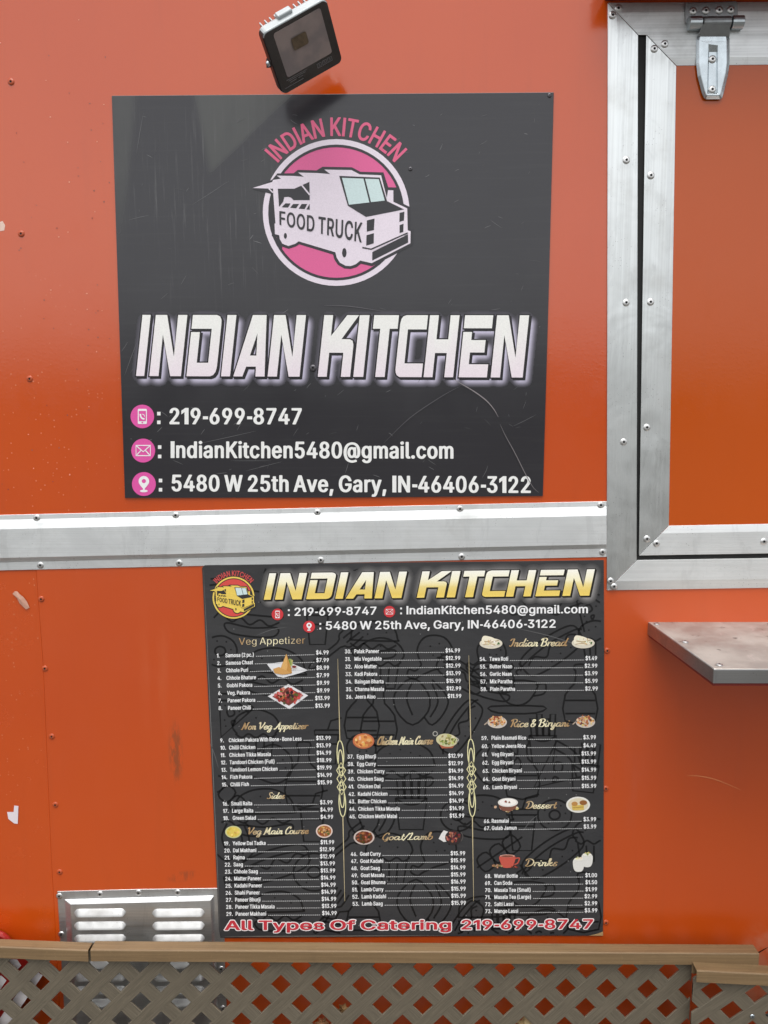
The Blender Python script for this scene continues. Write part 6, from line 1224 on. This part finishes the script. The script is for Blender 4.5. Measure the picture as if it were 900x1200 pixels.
# gold ornaments between the columns
CR = lin(232, 226, 176)
for (xt, yt), (xb, yb), (ya, ye), (xa, xe) in (((395.8, 772), (404, 1056), (868, 957), (398.3, 401.8)), ((549.4, 768), (555, 1056), (866, 957), (551.6, 553.6))):
    P = Print(MD)
    cx = lambda y: xa + (xe - xa) * (y - ya) / (ye - ya)
    def loop(y0, y1, w): P.stroke([(cx((y0 + y1) / 2) + (y - (y0 + y1) / 2) * (xe - xa) / (ye - ya) + w * math.sin(a), y) for a, y in [(t, (y0 + y1) / 2 - (y1 - y0) / 2 * math.cos(t)) for t in [2 * math.pi * i / 30 for i in range(30)]]], 1.1, CR, close=True)
    n = ye - ya
    loop(ya, ya + .36 * n, 3.9); loop(ya + .12 * n, ya + .46 * n, 2.7); loop(ya + .54 * n, ya + .88 * n, 2.7); loop(ya + .64 * n, ye, 3.9)
    for q in (.42, .53, .64):
        y = ya + (q - .03) * n; c = cx(y)
        P.stroke([(c, y - 9), (c + 5.2, y), (c, y + 9), (c - 5.2, y)], 1.1, CR, close=True)
    for a, b_, s_ in (((xt, yt), (xa, ya), 1), ((xb, yb), (xe, ye), -1)):
        nseg = 14; pts = [lerp(a, b_, i / nseg) for i in range(nseg + 1)]
        P.stroke(pts, lambda t, tv: .35 + .75 * t, lin(206, 190, 150))
    P.build('column_ornament', M_ink_menu, menu)

# food pictures
rf = random.Random(5)
def blobs(P, cx, cy, rx, ry, cols, n, s, k=2):
    for _ in range(n):
        a, q = rf.uniform(0, 6.28), rf.random() ** .5; c = rf.choice(cols)
        P.ellipse(cx + rx * q * math.cos(a), cy + ry * q * math.sin(a), s * rf.uniform(.6, 1.2), s * rf.uniform(.5, 1), lin(*[min(255, max(0, v + rf.randint(-14, 14))) for v in c]), k + rf.random(), n=7, rot=rf.uniform(0, 3))
def picture(fn):
    P = Print(MD); fn(P); P.build('dish_picture', M_ink_menu, menu)
PL = lin(234, 232, 228)
def samosa(P):
    P.poly([(312.6, 778), (336, 775), (361, 785.4), (352, 788.6), (332, 794.2), (325, 792.6), (318, 785)], lin(226, 226, 228), 0)
    blobs(P, 340, 777, 7, 4, [(146, 160, 84), (190, 186, 120), (120, 140, 60)], 14, 2.2, 1)
    P.poly([(335.6, 766), (341.6, 784), (342, 789), (334, 790.6), (327, 788.4), (330, 780)], lin(196, 144, 76), 3); P.poly([(335.6, 766), (337, 780), (335, 790), (328, 788), (331, 778)], lin(220, 172, 104), 3.5)
    P.poly([(320, 784), (327, 781.6), (336, 786), (341, 789), (331, 790.6), (322, 789)], lin(206, 156, 92), 4); P.ellipse(344.6, 781.6, 3.6, 2.2, lin(216, 206, 204), 4); P.ellipse(344.6, 781.4, 2.6, 1.4, lin(120, 40, 40), 4.5)
picture(samosa)
def chili(P):
    P.poly([(337.8, 801.6), (361, 815), (339, 831), (313.8, 816)], lin(228, 226, 228), 0); P.poly([(337.8, 805), (355.6, 815), (338.6, 827), (319, 816.4)], lin(120, 60, 52), 1)
    blobs(P, 337.6, 815.6, 15, 9, [(170, 62, 56), (150, 48, 46), (196, 96, 80), (88, 100, 50), (60, 34, 30), (206, 130, 110)], 60, 2.2, 2)
picture(chili)
def bowl(cx, cy, rx, ry, rim, soup, cols, n, s=1.5):
    def fn(P):
        P.ellipse(cx, cy, rx, ry, lin(*rim), 0); P.ellipse(cx, cy, rx * .84, ry * .82, lin(*soup), 1); blobs(P, cx, cy, rx * .74, ry * .7, cols, n, s, 2)
    picture(fn)
bowl(273.5, 975, 9.6, 7.2, (206, 206, 150), (226, 202, 96), [(236, 214, 120), (210, 180, 76)], 12); 
bowl(380, 974, 9.8, 8, (226, 206, 196), (170, 106, 60), [(206, 150, 92), (130, 70, 40), (90, 96, 46), (216, 176, 120)], 34)
bowl(426, 868.4, 12.6, 9, (196, 112, 76), (222, 150, 84), [(232, 176, 110), (196, 110, 60), (240, 196, 140)], 20, 2.4)
def karahi(P):
    P.poly([(511.6, 868), (534, 872), (530, 876.6), (518, 877)], lin(176, 100, 72), 0)
    P.ellipse(523.6, 867.4, 12.6, 7.6, lin(206, 200, 160), 1, rot=.12); blobs(P, 523.6, 867.2, 10, 5.4, [(190, 190, 120), (226, 220, 176), (110, 120, 60), (160, 150, 90)], 36, 1.7, 2)
    P.stroke([(510 + 2.6 * math.sin(t), 859.8 + 2.6 * math.cos(t)) for t in [i * .6 for i in range(11)]], 1.0, lin(176, 174, 166), 1, close=True); P.stroke(catmull([(534, 864), (537.4, 867), (534.6, 870)]), 1.0, lin(176, 174, 166), 1)
picture(karahi)
bowl(426.6, 981.3, 12.2, 8.6, (206, 190, 182), (120, 62, 40), [(150, 88, 60), (96, 46, 32), (176, 112, 78), (80, 60, 36)], 44, 1.8)
def goat(P):
    P.poly([(517, 977), (520, 973), (526, 975), (527, 986), (520, 986.6), (514, 983)], lin(226, 224, 220), 0)
    P.ellipse(531.4, 981.4, 9.8, 8.6, lin(54, 46, 46), 1); blobs(P, 531, 980.4, 7.8, 6, [(120, 54, 50), (150, 80, 72), (76, 36, 36), (176, 116, 100)], 40, 1.6, 2)
    P.stroke(catmull([(540, 975), (542.4, 980), (540.4, 986)]), 1.1, lin(88, 84, 82), 2)
picture(goat)
def bread(cx, cy):
    def fn(P):
        P.ellipse(cx, cy + 1.6, 13.4, 6.2, lin(222, 214, 196), 0); P.poly(catmull([(cx - 11, cy + 1), (cx - 9, cy - 7), (cx, cy - 6), (cx + 6, cy - 3), (cx + 11, cy + 1), (cx + 4, cy + 4), (cx - 6, cy + 4)], 4, True), lin(240, 232, 208), 1)
        P.stroke(catmull([(cx - 8, cy - 1), (cx, cy + 0), (cx + 9, cy - 2)]), .9, lin(176, 150, 110), 2); P.stroke(catmull([(cx - 9, cy + 3), (cx - 1, cy + 2), (cx + 5, cy + 3.4)]), .8, lin(190, 160, 120), 2)
        blobs(P, cx, cy, 9, 4, [(216, 196, 150), (196, 170, 120), (248, 244, 228)], 9, 1.1, 2); blobs(P, cx + 8.6, cy + 1.4, 1.6, 1, [(70, 110, 50)], 5, .9, 3)
    picture(fn)
bread(575.4, 752.4); bread(683.4, 752)
def biryani(cx, cy):
    def fn(P):
        P.ellipse(cx, cy + 1, 11.4, 7, lin(206, 196, 186), 0); P.stroke([(cx - 15, cy + 4), (cx - 9, cy - 1)], 1.4, lin(176, 160, 144), 0)
        blobs(P, cx, cy, 9.6, 5.6, [(206, 150, 96), (170, 96, 60), (226, 186, 136), (110, 60, 40), (236, 206, 160)], 60, 1.5, 1); blobs(P, cx, cy - 5, 5, 2, [(216, 176, 120), (150, 84, 50)], 10, 1.3, 2)
    picture(fn)
biryani(582.6, 845.4); biryani(686, 845)
def rasmalai(P):
    blobs(P, 594, 946.5, 14, 4, [(206, 176, 136), (176, 140, 100), (236, 216, 186)], 26, 1.9, 0)
    P.poly([(583.6, 941), (606.6, 941), (604, 947.6), (598, 950.6), (590, 950.4), (585.6, 947)], lin(128, 82, 66), 2); P.ellipse(595.2, 940.4, 11.8, 5.2, lin(226, 222, 216), 3); P.ellipse(595.2, 940.2, 9.8, 4, lin(248, 244, 238), 3.5); blobs(P, 595, 939.6, 3.6, 1.6, [(120, 70, 50), (150, 100, 70)], 6, 1.1, 4)
picture(rasmalai)
def gulab(P):
    P.ellipse(677.5, 943, 14, 9.4, lin(232, 230, 222), 0); P.ellipse(677.5, 943, 11.8, 7.6, lin(222, 212, 186), 1)
    P.poly([(670, 944), (684, 943), (684.4, 949), (671, 949.6)], lin(216, 186, 96), 2); P.ellipse(673.4, 942, 3.6, 2.6, lin(190, 140, 78), 3); P.ellipse(683.6, 940.6, 4.4, 2.8, lin(150, 98, 54), 3); P.stroke([(671, 946.6), (684, 945.6)], .8, lin(180, 140, 70), 3)
picture(gulab)
def tea(P):
    P.stroke(catmull([(604, 1006), (608.6, 1005.6), (606.6, 1011.4), (602.6, 1013)]), 1.5, lin(186, 84, 70), 0)
    P.poly(catmull([(586, 1003), (603, 1003), (602.6, 1011), (599.4, 1016.4), (590, 1016.6), (586.6, 1011)], 4, True), lin(196, 88, 74), 1); P.ellipse(594.5, 1003, 8.6, 1.5, lin(226, 176, 160), 2); P.ellipse(594.5, 1003.2, 7.4, 1, lin(120, 60, 40), 3)
    blobs(P, 583, 1015.2, 5.6, 2, [(150, 112, 76), (186, 150, 110)], 10, 1.6, 2); blobs(P, 603, 1016, 4, 1.4, [(170, 72, 60), (120, 50, 40)], 8, 1, 2)
picture(tea)
def lassi(P):
    for cx, cy in ((688, 1007.6), (678, 1013)):
        P.poly(catmull([(cx - 5.4, cy - 6), (cx + 5.4, cy - 6), (cx + 6.4, cy + 2), (cx + 3.6, cy + 8), (cx - 3.6, cy + 8), (cx - 6.4, cy + 2)], 4, True), lin(224, 222, 216), 0 if cx > 680 else 2); P.ellipse(cx, cy - 6.2, 5.2, 1.8, lin(244, 240, 226), 1 if cx > 680 else 3)
        blobs(P, cx, cy - 7.4, 3.6, 1.6, [(150, 150, 70), (206, 190, 110), (236, 226, 190)], 9, 1, 3.5)
picture(lassi)
# ================================================================= floodlight
def floodlight():
    rr = (Matrix.Rotation(.7286, 3, 'Z') @ Matrix.Rotation(math.pi / 2 + .7310, 3, 'X') @ Matrix.Rotation(.7489, 3, 'Z')).to_4x4()
    MX = Matrix.Translation((-.1836, -.1495, 2.3705)) @ rr            # local x right, y up, z out of the glass
    t = empty('floodlight', W(362, 60, .02), 'square black and silver LED floodlight tilted over the top edge of the black sign', 'floodlight')
    w, h = .0735, .0655
    def rr_(w, h, r, z, n=5):
        out = []
        for sx, sy, a0 in ((1, 1, 0), (-1, 1, 90), (-1, -1, 180), (1, -1, 270)):
            for i in range(n + 1):
                a = R_(a0 + 90 * i / n); out.append(Vector((sx * (w - r) + r * math.cos(a), sy * (h - r) + r * math.sin(a), z)))
        return out
    def loft(M, rings, cap=(True, True), mat=0):
        n = len(rings[0]); b = [MX @ p for r in rings for p in r]
        fs = [[k * n + i, k * n + (i + 1) % n, (k + 1) * n + (i + 1) % n, (k + 1) * n + i] for k in range(len(rings) - 1) for i in range(n)]
        if cap[0]: fs.append(list(range(n))[::-1])
        if cap[1]: fs.append(list(range((len(rings) - 1) * n, len(rings) * n)))
        M.add(b, fs, mat=mat)
    M_house = plain('silver_grey_cast_housing', lin(176, 182, 184), .42, .2, .12, 60)
    M_glass = plain('black_front_glass', lin(9, 9, 10), .07, 0, .0)
    M_led = Mat('led_reflector', Roughness=.16); Pq = M_led.coord('pos')
    M_led.set('Base Color', M_led.mix(M_led.ramp(M_led.noise(Pq, 14, 3), .4, .65), lin(128, 120, 120), lin(150, 138, 134)))
    M = Mesh()
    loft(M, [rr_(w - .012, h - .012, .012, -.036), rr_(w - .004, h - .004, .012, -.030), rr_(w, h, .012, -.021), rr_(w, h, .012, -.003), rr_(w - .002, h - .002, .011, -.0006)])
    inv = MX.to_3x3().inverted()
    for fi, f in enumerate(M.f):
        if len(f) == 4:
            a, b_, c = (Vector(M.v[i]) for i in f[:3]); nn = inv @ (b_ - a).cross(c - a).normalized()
            if abs(nn.x) > .7 or nn.y < -.7: M.m[fi] = 1  # sides and bottom painted dark to imitate their shade; only the top stays silver
    M.build('housing', [M_house, plain('shaded_side_grey', lin(34, 34, 35), .4)], t, bevel=.0008)
    M = Mesh()
    for i in range(11):
        x = -.055 + i * .011; M.box((x - .0011, -.056, -.0565), (x + .0011, .0545, -.034), M=MX)
    M.build('cooling_fins', M_house, t)
    M = Mesh(); M.box((-.028, h - .006, -.030), (.004, h + .0065, -.013), M=MX)
    M.build('cable_gland', M_house, t, bevel=.0015)
    M = Mesh()
    outer = rr_(w - .0018, h - .0018, .0105, .0004); top_ = rr_(w - .0018, h - .0018, .0105, .0012)
    loft(M, [outer, top_], (False, True))
    M.build('front_glass', M_glass, t)
    M = Mesh(); f = rr_(.0535, .0460, .005, 0)
    off_ = Vector((.0015, .0105, .0016)); loft(M, [[p + off_ for p in f], [p + off_ + Vector((0, 0, .0004)) for p in f]], (False, True))
    led = M.build('reflector', M_led.m, t)
    M = Mesh(); q = rr_(.017, .012, .004, .0022); loft(M, [[p + off_ + Vector((-.006, .009, 0)) for p in q], [p + off_ + Vector((-.006, .009, .0005)) for p in q]], (False, True))
    M.build('led_chip', plain('yellow_led_chip', lin(104, 90, 68), .35, 0, .8, 160), led)
    M = Mesh()
    for i in range(3):
        x = .016 + i * .0125
        for a, b_, c, e in ((0, .0105, 0, .0009), (0, .0105, .0082, .0091), (0, .0009, .0009, .0082), (.0096, .0105, .0009, .0082), (.003, .0075, .0028, .0036), (.003, .0075, .0055, .0063)):
            M.box((x + a, -.0505 + c, .0012), (x + b_, -.0505 + e, .0015), M=MX)
    for y, x0, x1 in ((-.0405, -.056, -.008), (-.0435, -.052, -.012), (-.0475, -.050, -.034), (-.0475, -.030, -.018), (-.054, -.064, -.02)):
        M.box((x0, y, .0012), (x1, y + .001, .0015), M=MX)
    M.build('rating_marks', plain('grey_marking', lin(120, 120, 122), .5), t)
    # bracket: two ears, cross bar on the wall, pivot screws
    M = Mesh()
    base = MX.inverted()
    for s_ in (-1,):
        a = MX @ Vector((s_ * (w + .004), .0, -.018)); b_ = Vector((a.x * .35 + (-.1836 + s_ * .055) * .65, -.001, a.z * .3 + 2.437 * .7))
        n = Vector((1, 0, 0)) * .0016; u = Vector((0, 0, .009))
        M.prism([a - n - u, a + n - u, a + n + u, a - n + u], [b_ - n - u, b_ + n - u, b_ + n + u, b_ - n + u])
    M.box((-.1836 - .062, -.004, 2.424), (-.1836 + .02, -.0003, 2.450))
    M.build('bracket', plain('black_bracket', (.02, .02, .02, 1), .4), t)
    for s_ in (-1,):
        M = Mesh(); M.lathe([(.0001, .0065), (.004, .006), (.0055, .004), (.0055, 0)], MX @ Matrix.Translation((s_ * (w + .0015), 0, -.014)) @ Matrix.Rotation(s_ * math.pi / 2, 4, 'Y'), 12)
        M.build('pivot_screw', M_zinc, t, smooth=True)
floodlight()

# ================================================================= serving shelf
sh = empty('serving_shelf', W(1110, 738, .2), 'worn steel clad shelf sticking out below the serving hatch', 'shelf')
bl = W(759.3, 729, 0); ztop = bl.z
def at_height(px, py, z):
    r = cam_rot @ Vector(((px - 450) / FPX, -(py - 600) / FPX, -1.0)); o = Vector((0, -CAM_D, CAM_H)); return o + r * ((z - o.z) / r.z)
fl = at_height(836.5, 783.5, ztop); XRs = W(1420, 729).x
M_shelf_top = Mat('worn_brownish_steel', Metallic=.45); _P = M_shelf_top.coord('pos')
_n = M_shelf_top.noise(_P, 9, 6, .7); _s = M_shelf_top.noise(M_shelf_top.mapping(_P, (12, 5, 1), rot=(0, 0, .5)), 3, 5, .7)
_c = M_shelf_top.mix(M_shelf_top.ramp(_n, .35, .65), lin(150, 144, 138), lin(176, 170, 163))
_c = M_shelf_top.mix(M_shelf_top.math('MULTIPLY', M_shelf_top.ramp(_s, .58, .72), .7), _c, lin(190, 180, 176))
_c = M_shelf_top.mix(M_shelf_top.math('MULTIPLY', M_shelf_top.ramp(M_shelf_top.noise(_P, 26, 4), .62, .7), .8), _c, lin(70, 58, 54))
M_shelf_top.set('Base Color', _c); M_shelf_top.set('Roughness', M_shelf_top.ramp(_n, .3, .7, .34, .55))
M_shelf_top.l.new(M_shelf_top.bump(_s, .15, .002), M_shelf_top.p.inputs['Normal'])
th = .030
M = Mesh()
M.add([bl, Vector((XRs, 0, ztop)), Vector((XRs, fl.y, ztop)), fl], [(3, 2, 1, 0)], mat=0)
d_ = Vector((0, 0, -th))
M.add([bl, fl, fl + d_, bl + d_], [(0, 1, 2, 3)], mat=1)
M.add([fl, Vector((XRs, fl.y, ztop)), Vector((XRs, fl.y, ztop - th)), fl + d_], [(3, 2, 1, 0)], mat=1)
M.add([Vector((XRs, 0, ztop)), Vector((XRs, 0, ztop - th)), Vector((XRs, fl.y, ztop - th)), Vector((XRs, fl.y, ztop))], [(0, 1, 2, 3)], mat=1)
M.build('steel_cladding', [M_shelf_top.m, M_shelf], sh, weld=True, bevel=.0032, seg=3)
M = Mesh()
q0 = bl + Vector((.004, 0, -.004)); q1 = fl + Vector((.002, .004, -.004)); q2 = Vector((XRs - .004, fl.y + .004, ztop - .004)); q3 = Vector((XRs - .004, 0, ztop - .004)); dd = Vector((0, 0, -th - .0012))
dd2 = Vector((0, 0, -th + .001))
M.prism([q0 + dd2 + Vector((0, 0, -.0035)), q1 + dd2 + Vector((0, 0, -.0035)), q2 + dd2 + Vector((0, 0, -.0035)), q3 + dd2 + Vector((0, 0, -.0035))], [q0 + Vector((0, 0, -.01)), q1 + Vector((0, 0, -.01)), q2 + Vector((0, 0, -.01)), q3 + Vector((0, 0, -.01))])
M.build('added_reflection_board', plain('red_reflection_board', lin(120, 34, 24), .5), sh)  # added board; its red imitates the wall's reflection under the shelf edge
for px, py in ((769.5, 731.4), (803, 752.4), (843, 779.4), (1000, 779), (1160, 779), (1320, 779)):
    p = at_height(px, py, ztop); o = bpy.data.objects.new('shelf_rivet', RIVET_FLAT); COL.objects.link(o); o.location = p + Vector((0, 0, .0002)); o.rotation_euler = (-math.pi / 2, 0, random.uniform(0, 6)); attach(o, sh)
M = Mesh(); M.box((W(800, 700).x, -.24, ztop - .25), (W(800, 700).x + .004, -.004, ztop - th - .006))
for xx in (W(1010, 760).x, W(1330, 760).x):
    B = Mesh(); B.prism([Vector((xx, -.003, ztop - th - .006)), Vector((xx, -.28, ztop - th - .006)), Vector((xx, -.003, ztop - .26))], [Vector((xx + .004, -.003, ztop - th - .006)), Vector((xx + .004, -.28, ztop - th - .006)), Vector((xx + .004, -.003, ztop - .26))]); B.build('bracket', M_shelf, sh)

# ================================================================= louvred vent
vent = empty('vent_panel', W(165, 1130, .002), 'silver louvred metal vent low on the orange wall behind the lattice fence', 'vent')
vo = [(67, 1044.4), (160, 1042), (262, 1040.6), (264, 1133), (267, 1216), (170, 1218), (77.4, 1219)]
vi = [(75.6, 1054), (250.6, 1049.4), (256.4, 1207), (85.5, 1209.5)]
vf = [(82.4, 1059.6), (246.6, 1055.2), (252, 1201.4), (90.6, 1203.6)]
M = Mesh()
M.prism([W(*p, .0022) for p in vo], [W(*p, .0003) for p in vo])
A_ = [W(*p, .0023) for p in vi]; B_ = [W(*p, .013) for p in vf]
M.add(A_ + B_, [[i, (i + 1) % 4, 4 + (i + 1) % 4, 4 + i] for i in range(4)] + [[4, 5, 6, 7]])
M.build('cover_plate', M_vent, vent, bevel=.001)
def louvre(x0, x1, y0, y1):
    M = Mesh(); nu, nv = 20, 7; vs, fs = [], []
    for j in range(nv + 1):
        v = j / nv
        for i in range(nu + 1):
            u = i / nu; e = min(1, min(u, 1 - u) * (x1 - x0) / 6.0); e = math.sqrt(max(0, 1 - (1 - e) ** 2))
            ym, hh = (y0 + y1) / 2, (y1 - y0) / 2
            y = ym + hh * (2 * v - 1) * (.25 + .75 * e); d = .0132 + .0105 * e * min(1, v * 1.06) ** .92
            vs.append(W(x0 + (x1 - x0) * u, y - .012 * (x0 + (x1 - x0) * u - 90), d))
    for j in range(nv):
        for i in range(nu): a = j * (nu + 1) + i; fs.append([a, a + nu + 1, a + nu + 2, a + 1])
    M.add(vs, fs)
    bot = vs[nv * (nu + 1):]; inner = [Vector((p.x, -.0131, p.z)) for p in bot]
    M.add(list(bot) + inner, [[i, nu + 1 + i, nu + 2 + i, i + 1] for i in range(nu)], mat=1)  # black underside paints in the shade of the open slot
    M.build('louvre', [M_louvre, M_black], vent, smooth=True)
for r in range(8):
    y = 1065 + 15.1 * r; sft = .1 * r * 1.4
    louvre(86.7 + sft * .9, 147.3 + sft * .9, y + 0, y + 10.2); louvre(178.4 + sft * .8, 239.6 + sft * .8, y + 1.1, y + 11.3)
for px, py in ((69.6, 1050), (117.3, 1047.7), (162.3, 1046), (208.3, 1045.7), (71.9, 1095), (74, 1140), (76.4, 1185), (259.5, 1135.5), (261.5, 1181.8), (81, 1213), (170, 1212), (262, 1210)): rivet(RIVET_ALU, px, py, .0023, vent)

# ================================================================= lattice fences
M_lat_a = plastic_wood('lattice_slat_grey', lin(108, 99, 84), lin(88, 81, 68), True)
M_lat_b = plastic_wood('lattice_slat_grey_back', lin(108, 99, 84), lin(88, 81, 68), True)
M_rail = plastic_wood('tan_cap_rail', lin(126, 103, 73), lin(114, 92, 64), False)
def clip(poly, f):
    out = []
    for i in range(len(poly)):
        a, b_ = poly[i - 1], poly[i]; fa, fb = f(a), f(b_)
        if (fa >= 0) != (fb >= 0): t = fa / (fa - fb); out.append((a[0] + (b_[0] - a[0]) * t, a[1] + (b_[1] - a[1]) * t))
        if fb >= 0: out.append(b_)
    return out
def lattice(parent, origin, px_, pz_, hole, depth, x0, x1, z0, z1, rot, top=None):
    """diamond lattice in the plane y=-depth; origin = centre of one opening, px_/pz_ = full horizontal / vertical pitch"""
    M = Mesh(); ca, sa = math.cos(rot), math.sin(rot)
    nrm = lambda a, b_: (a / math.hypot(a, b_), b_ / math.hypot(a, b_))
    for fam in (0, 1):
        s = 1 if fam == 0 else -1
        # lines  X/px - s*Z/pz = k + 1/2  (strip centre lines), half width (1-hole)/2
        dirv = nrm(px_, s * pz_)
        hw = (1 - hole) / 2
        for k in range(-60, 61):
            c = k + .5
            quad = []
            T0 = 60
            for kk, tt in ((c - hw, -T0), (c + hw, -T0), (c + hw, T0), (c - hw, T0)):
                # u = X/px - s Z/pz = kk ; v = X/px + s Z/pz = tt
                quad.append((px_ * (kk + tt) / 2, s * pz_ * (tt - kk) / 2))
            quad = [(origin.x + ca * X - sa * Z, origin.z + sa * X + ca * Z) for X, Z in quad]
            for f in (lambda p: p[0] - x0, lambda p: x1 - p[0], lambda p: p[1] - z0, lambda p: (z1 if top is None else top(p[0])) - p[1]): quad = clip(quad, f) if quad else quad
            if len(quad) < 3: continue
            if sum(quad[i - 1][0] * quad[i][1] - quad[i][0] * quad[i - 1][1] for i in range(len(quad))) < 0: quad = quad[::-1]
            d1, d0 = (depth + .0003, depth - .0053) if fam == 0 else (depth, depth - .005)
            # small chamfer towards the openings
            dx, dz = dirv; dx, dz = dx * ca - dz * sa, dx * sa + dz * ca
            fr = [Vector((x, -d1, z)) for x, z in quad]; bk = [Vector((x, -d0, z)) for x, z in quad]
            n = len(fr)
            uvs = [(x * dx + z * dz + k * 3.7, -x * dz + z * dx) for x, z in quad]
            M.face(fr, None, fam, uvs); M.face(bk[::-1], None, fam, uvs[::-1])
            for i in range(n):
                j = (i + 1) % n; M.face([fr[j], fr[i], bk[i], bk[j]], None, fam, [uvs[j], uvs[i], uvs[i], uvs[j]])
    return M.build('lattice', [M_lat_a, M_lat_b], parent, bevel=.0007, weld=False)
def cap_rail(parent, ft, fr_, top_px, h_px, depth, back, cap_ends=True):
    """U shaped cap: ft/fr_ = px of the front top edge ends, top_px = height of the visible top face, h_px height of the front"""
    a, b_ = W(*ft, depth), W(*fr_, depth)
    h = (W(ft[0], ft[1], depth) - W(ft[0], ft[1] + h_px, depth)).z
    dn = Vector((0, 0, -h)); bk = Vector((0, back, 0)); wl_ = .003
    M = Mesh()
    prof = [Vector((0, 0, -h)), Vector((0, 0, -.0022)), Vector((0, .0022, 0)), Vector((0, back - .002, 0)), Vector((0, back, -.002)), Vector((0, back, -h)),
            Vector((0, back - wl_, -h)), Vector((0, back - wl_, -wl_)), Vector((0, wl_, -wl_)), Vector((0, wl_, -h))]
    n = len(prof)
    M.add([a + p for p in prof] + [b_ + p for p in prof], [[i, (i + 1) % n, n + (i + 1) % n, n + i] for i in range(n)] + [list(range(n))[::-1], list(range(n, 2 * n))])
    return M.build('cap_rail', M_rail, parent, bevel=.0008)
LD = .075
fence = empty('lattice_fence', W(405, 1200, LD) * 1.0, 'long grey lattice fence panel with two tan cap rails, in front of the vent', 'fence')
fence.location.z = GZ
o0 = W(424.2, 1155.3, LD); pxm = (W(424.2, 1155.3, LD) - W(329.3, 1155.3, LD)).x / 2; pzm = (W(424.2, 1132.9, LD) - W(424.2, 1177.8, LD)).z
xr = W(809.3, 1165, LD).x
lattice(fence, o0, pxm, pzm, .515, LD, -1.75, xr, GZ + .005, W(450, 1118, LD).z, R_(-.35))
cap_rail(fence, (105.6, 1113.2), (890, 1117.6), 10, 13.6, LD + .017, .034)
cap_rail(fence, (-420, 1093), (103, 1113.8), 8, 13.4, LD + .014, .030)

LD2 = .105
fence2 = empty('lattice_fence', W(1150, 1200, LD2) * 1.0, 'short grey lattice panel with its own lower sloping tan rail and a screw', 'fence')
fence2.location.z = GZ
o0 = W(834.4, 1161, LD2); pxm = (W(886.6, 1165, LD2) - o0).length; pzm = pxm * .9
xl = W(811.6, 1165, LD2).x
tl, tr_ = W(816, 1143, LD2), W(900, 1149, LD2)
lattice(fence2, o0, pxm, pzm, .52, LD2, xl, xl + 1.3, GZ + .005, 0, R_(-4.2), top=lambda x: tl.z + (tr_.z - tl.z) * (x - tl.x) / (tr_.x - tl.x))
cap_rail(fence2, (816.8, 1137.4), (1400, 1167), 8, 14, LD2 + .016, .032)
rv = rivet_mesh('fence_screw', M_zinc, .006); rivet(rv, 881.6, 1191, LD2 + .001, fence2, 'screw')
rv2 = rivet_mesh('screw_hole', M_black, .0036); rivet(rv2, 899.4, 1189, LD2 + .0009, fence2, 'screw_hole')

# ================================================================= things caught behind the lattice
can = empty('red_canister', W(0, 1200, .03), 'red plastic canister with white labels behind the lattice at lower left', 'canister')
can.location.z = W(0, 1330, .03).z
M = Mesh()
ring = [(-90, 1104), (-60, 1090), (-24, 1086.5), (0, 1090), (11, 1097), (18, 1106), (44, 1124), (50, 1136), (12, 1190), (-20, 1250), (-60, 1330), (-150, 1330), (-150, 1150)]
ring = catmull(ring, 3, True)
cen = (sum(p[0] for p in ring) / len(ring), sum(p[1] for p in ring) / len(ring))
shr = lambda k: [(cen[0] + (x - cen[0]) * k, cen[1] + (y - cen[1]) * k) for x, y in ring]
R0 = [W(*p, .002) for p in ring]; R1 = [W(*p, .040) for p in ring]; R2 = [W(*p, .050) for p in shr(.93)]
n = len(ring)
M.add(R0 + R1 + R2, [[k * n + i, k * n + (i + 1) % n, (k + 1) * n + (i + 1) % n, (k + 1) * n + i] for k in (0, 1) for i in range(n)] + [list(range(2 * n, 3 * n))])
M.build('body', plain('red_plastic', lin(150, 30, 24), .3), can, weld=True, bevel=.003)
M_label = plain('white_label', lin(222, 216, 216), .5, 0, .08)
for q in ([(40, 1136), (50, 1143), (-14, 1236), (-26, 1230)], [(11, 1124), (20, 1124.5), (25, 1131.6), (17, 1139.4), (9, 1134)], [(-6, 1143), (2, 1143.5), (7.6, 1149), (-1, 1161), (-12, 1154)]):
    M = Mesh(); M.prism([W(*p, .0516) for p in q], [W(*p, .0495) for p in q]); M.build('label', M_label, can)
def leaf(px, py, s, rot, label, tone):
    M = Mesh(); pts = [(0, -1), (.3, -.55), (.85, -.5), (.5, -.1), (.7, .4), (.25, .35), (0, 1), (-.25, .35), (-.7, .45), (-.5, -.1), (-.85, -.45), (-.3, -.55)]
    c, q = math.cos(rot), math.sin(rot)
    ring = [W(px + (x * c - y * q) * s, py + (x * q + y * c) * s, .052 + .008 * math.sin(3 * x + y)) for x, y in pts]; ce = W(px, py, .062)
    M.add(ring + [ce], [[i, (i + 1) % len(ring), len(ring)] for i in range(len(ring))])
    o = M.build('dry_leaf', plain('dry_leaf_' + ('brown' if tone[0] < 160 else 'tan'), lin(*tone), .7, 0, .5, 120), None)
    o.modifiers.new('thick', 'SOLIDIFY').thickness = .0008
    tag(o, label, 'leaf', 'dry leaves caught behind the lattice')
leaf(402, 1183, 8, .4, 'small brown dry leaf caught in an opening of the lattice', (140, 110, 70))
leaf(377, 1199, 9, 1.6, 'tan dry leaf low in the lattice, left of the small brown one', (170, 130, 92))
leaf(615, 1203, 13, 0, 'large pale tan dry leaf in a lattice opening right of the centre', (176, 156, 112))
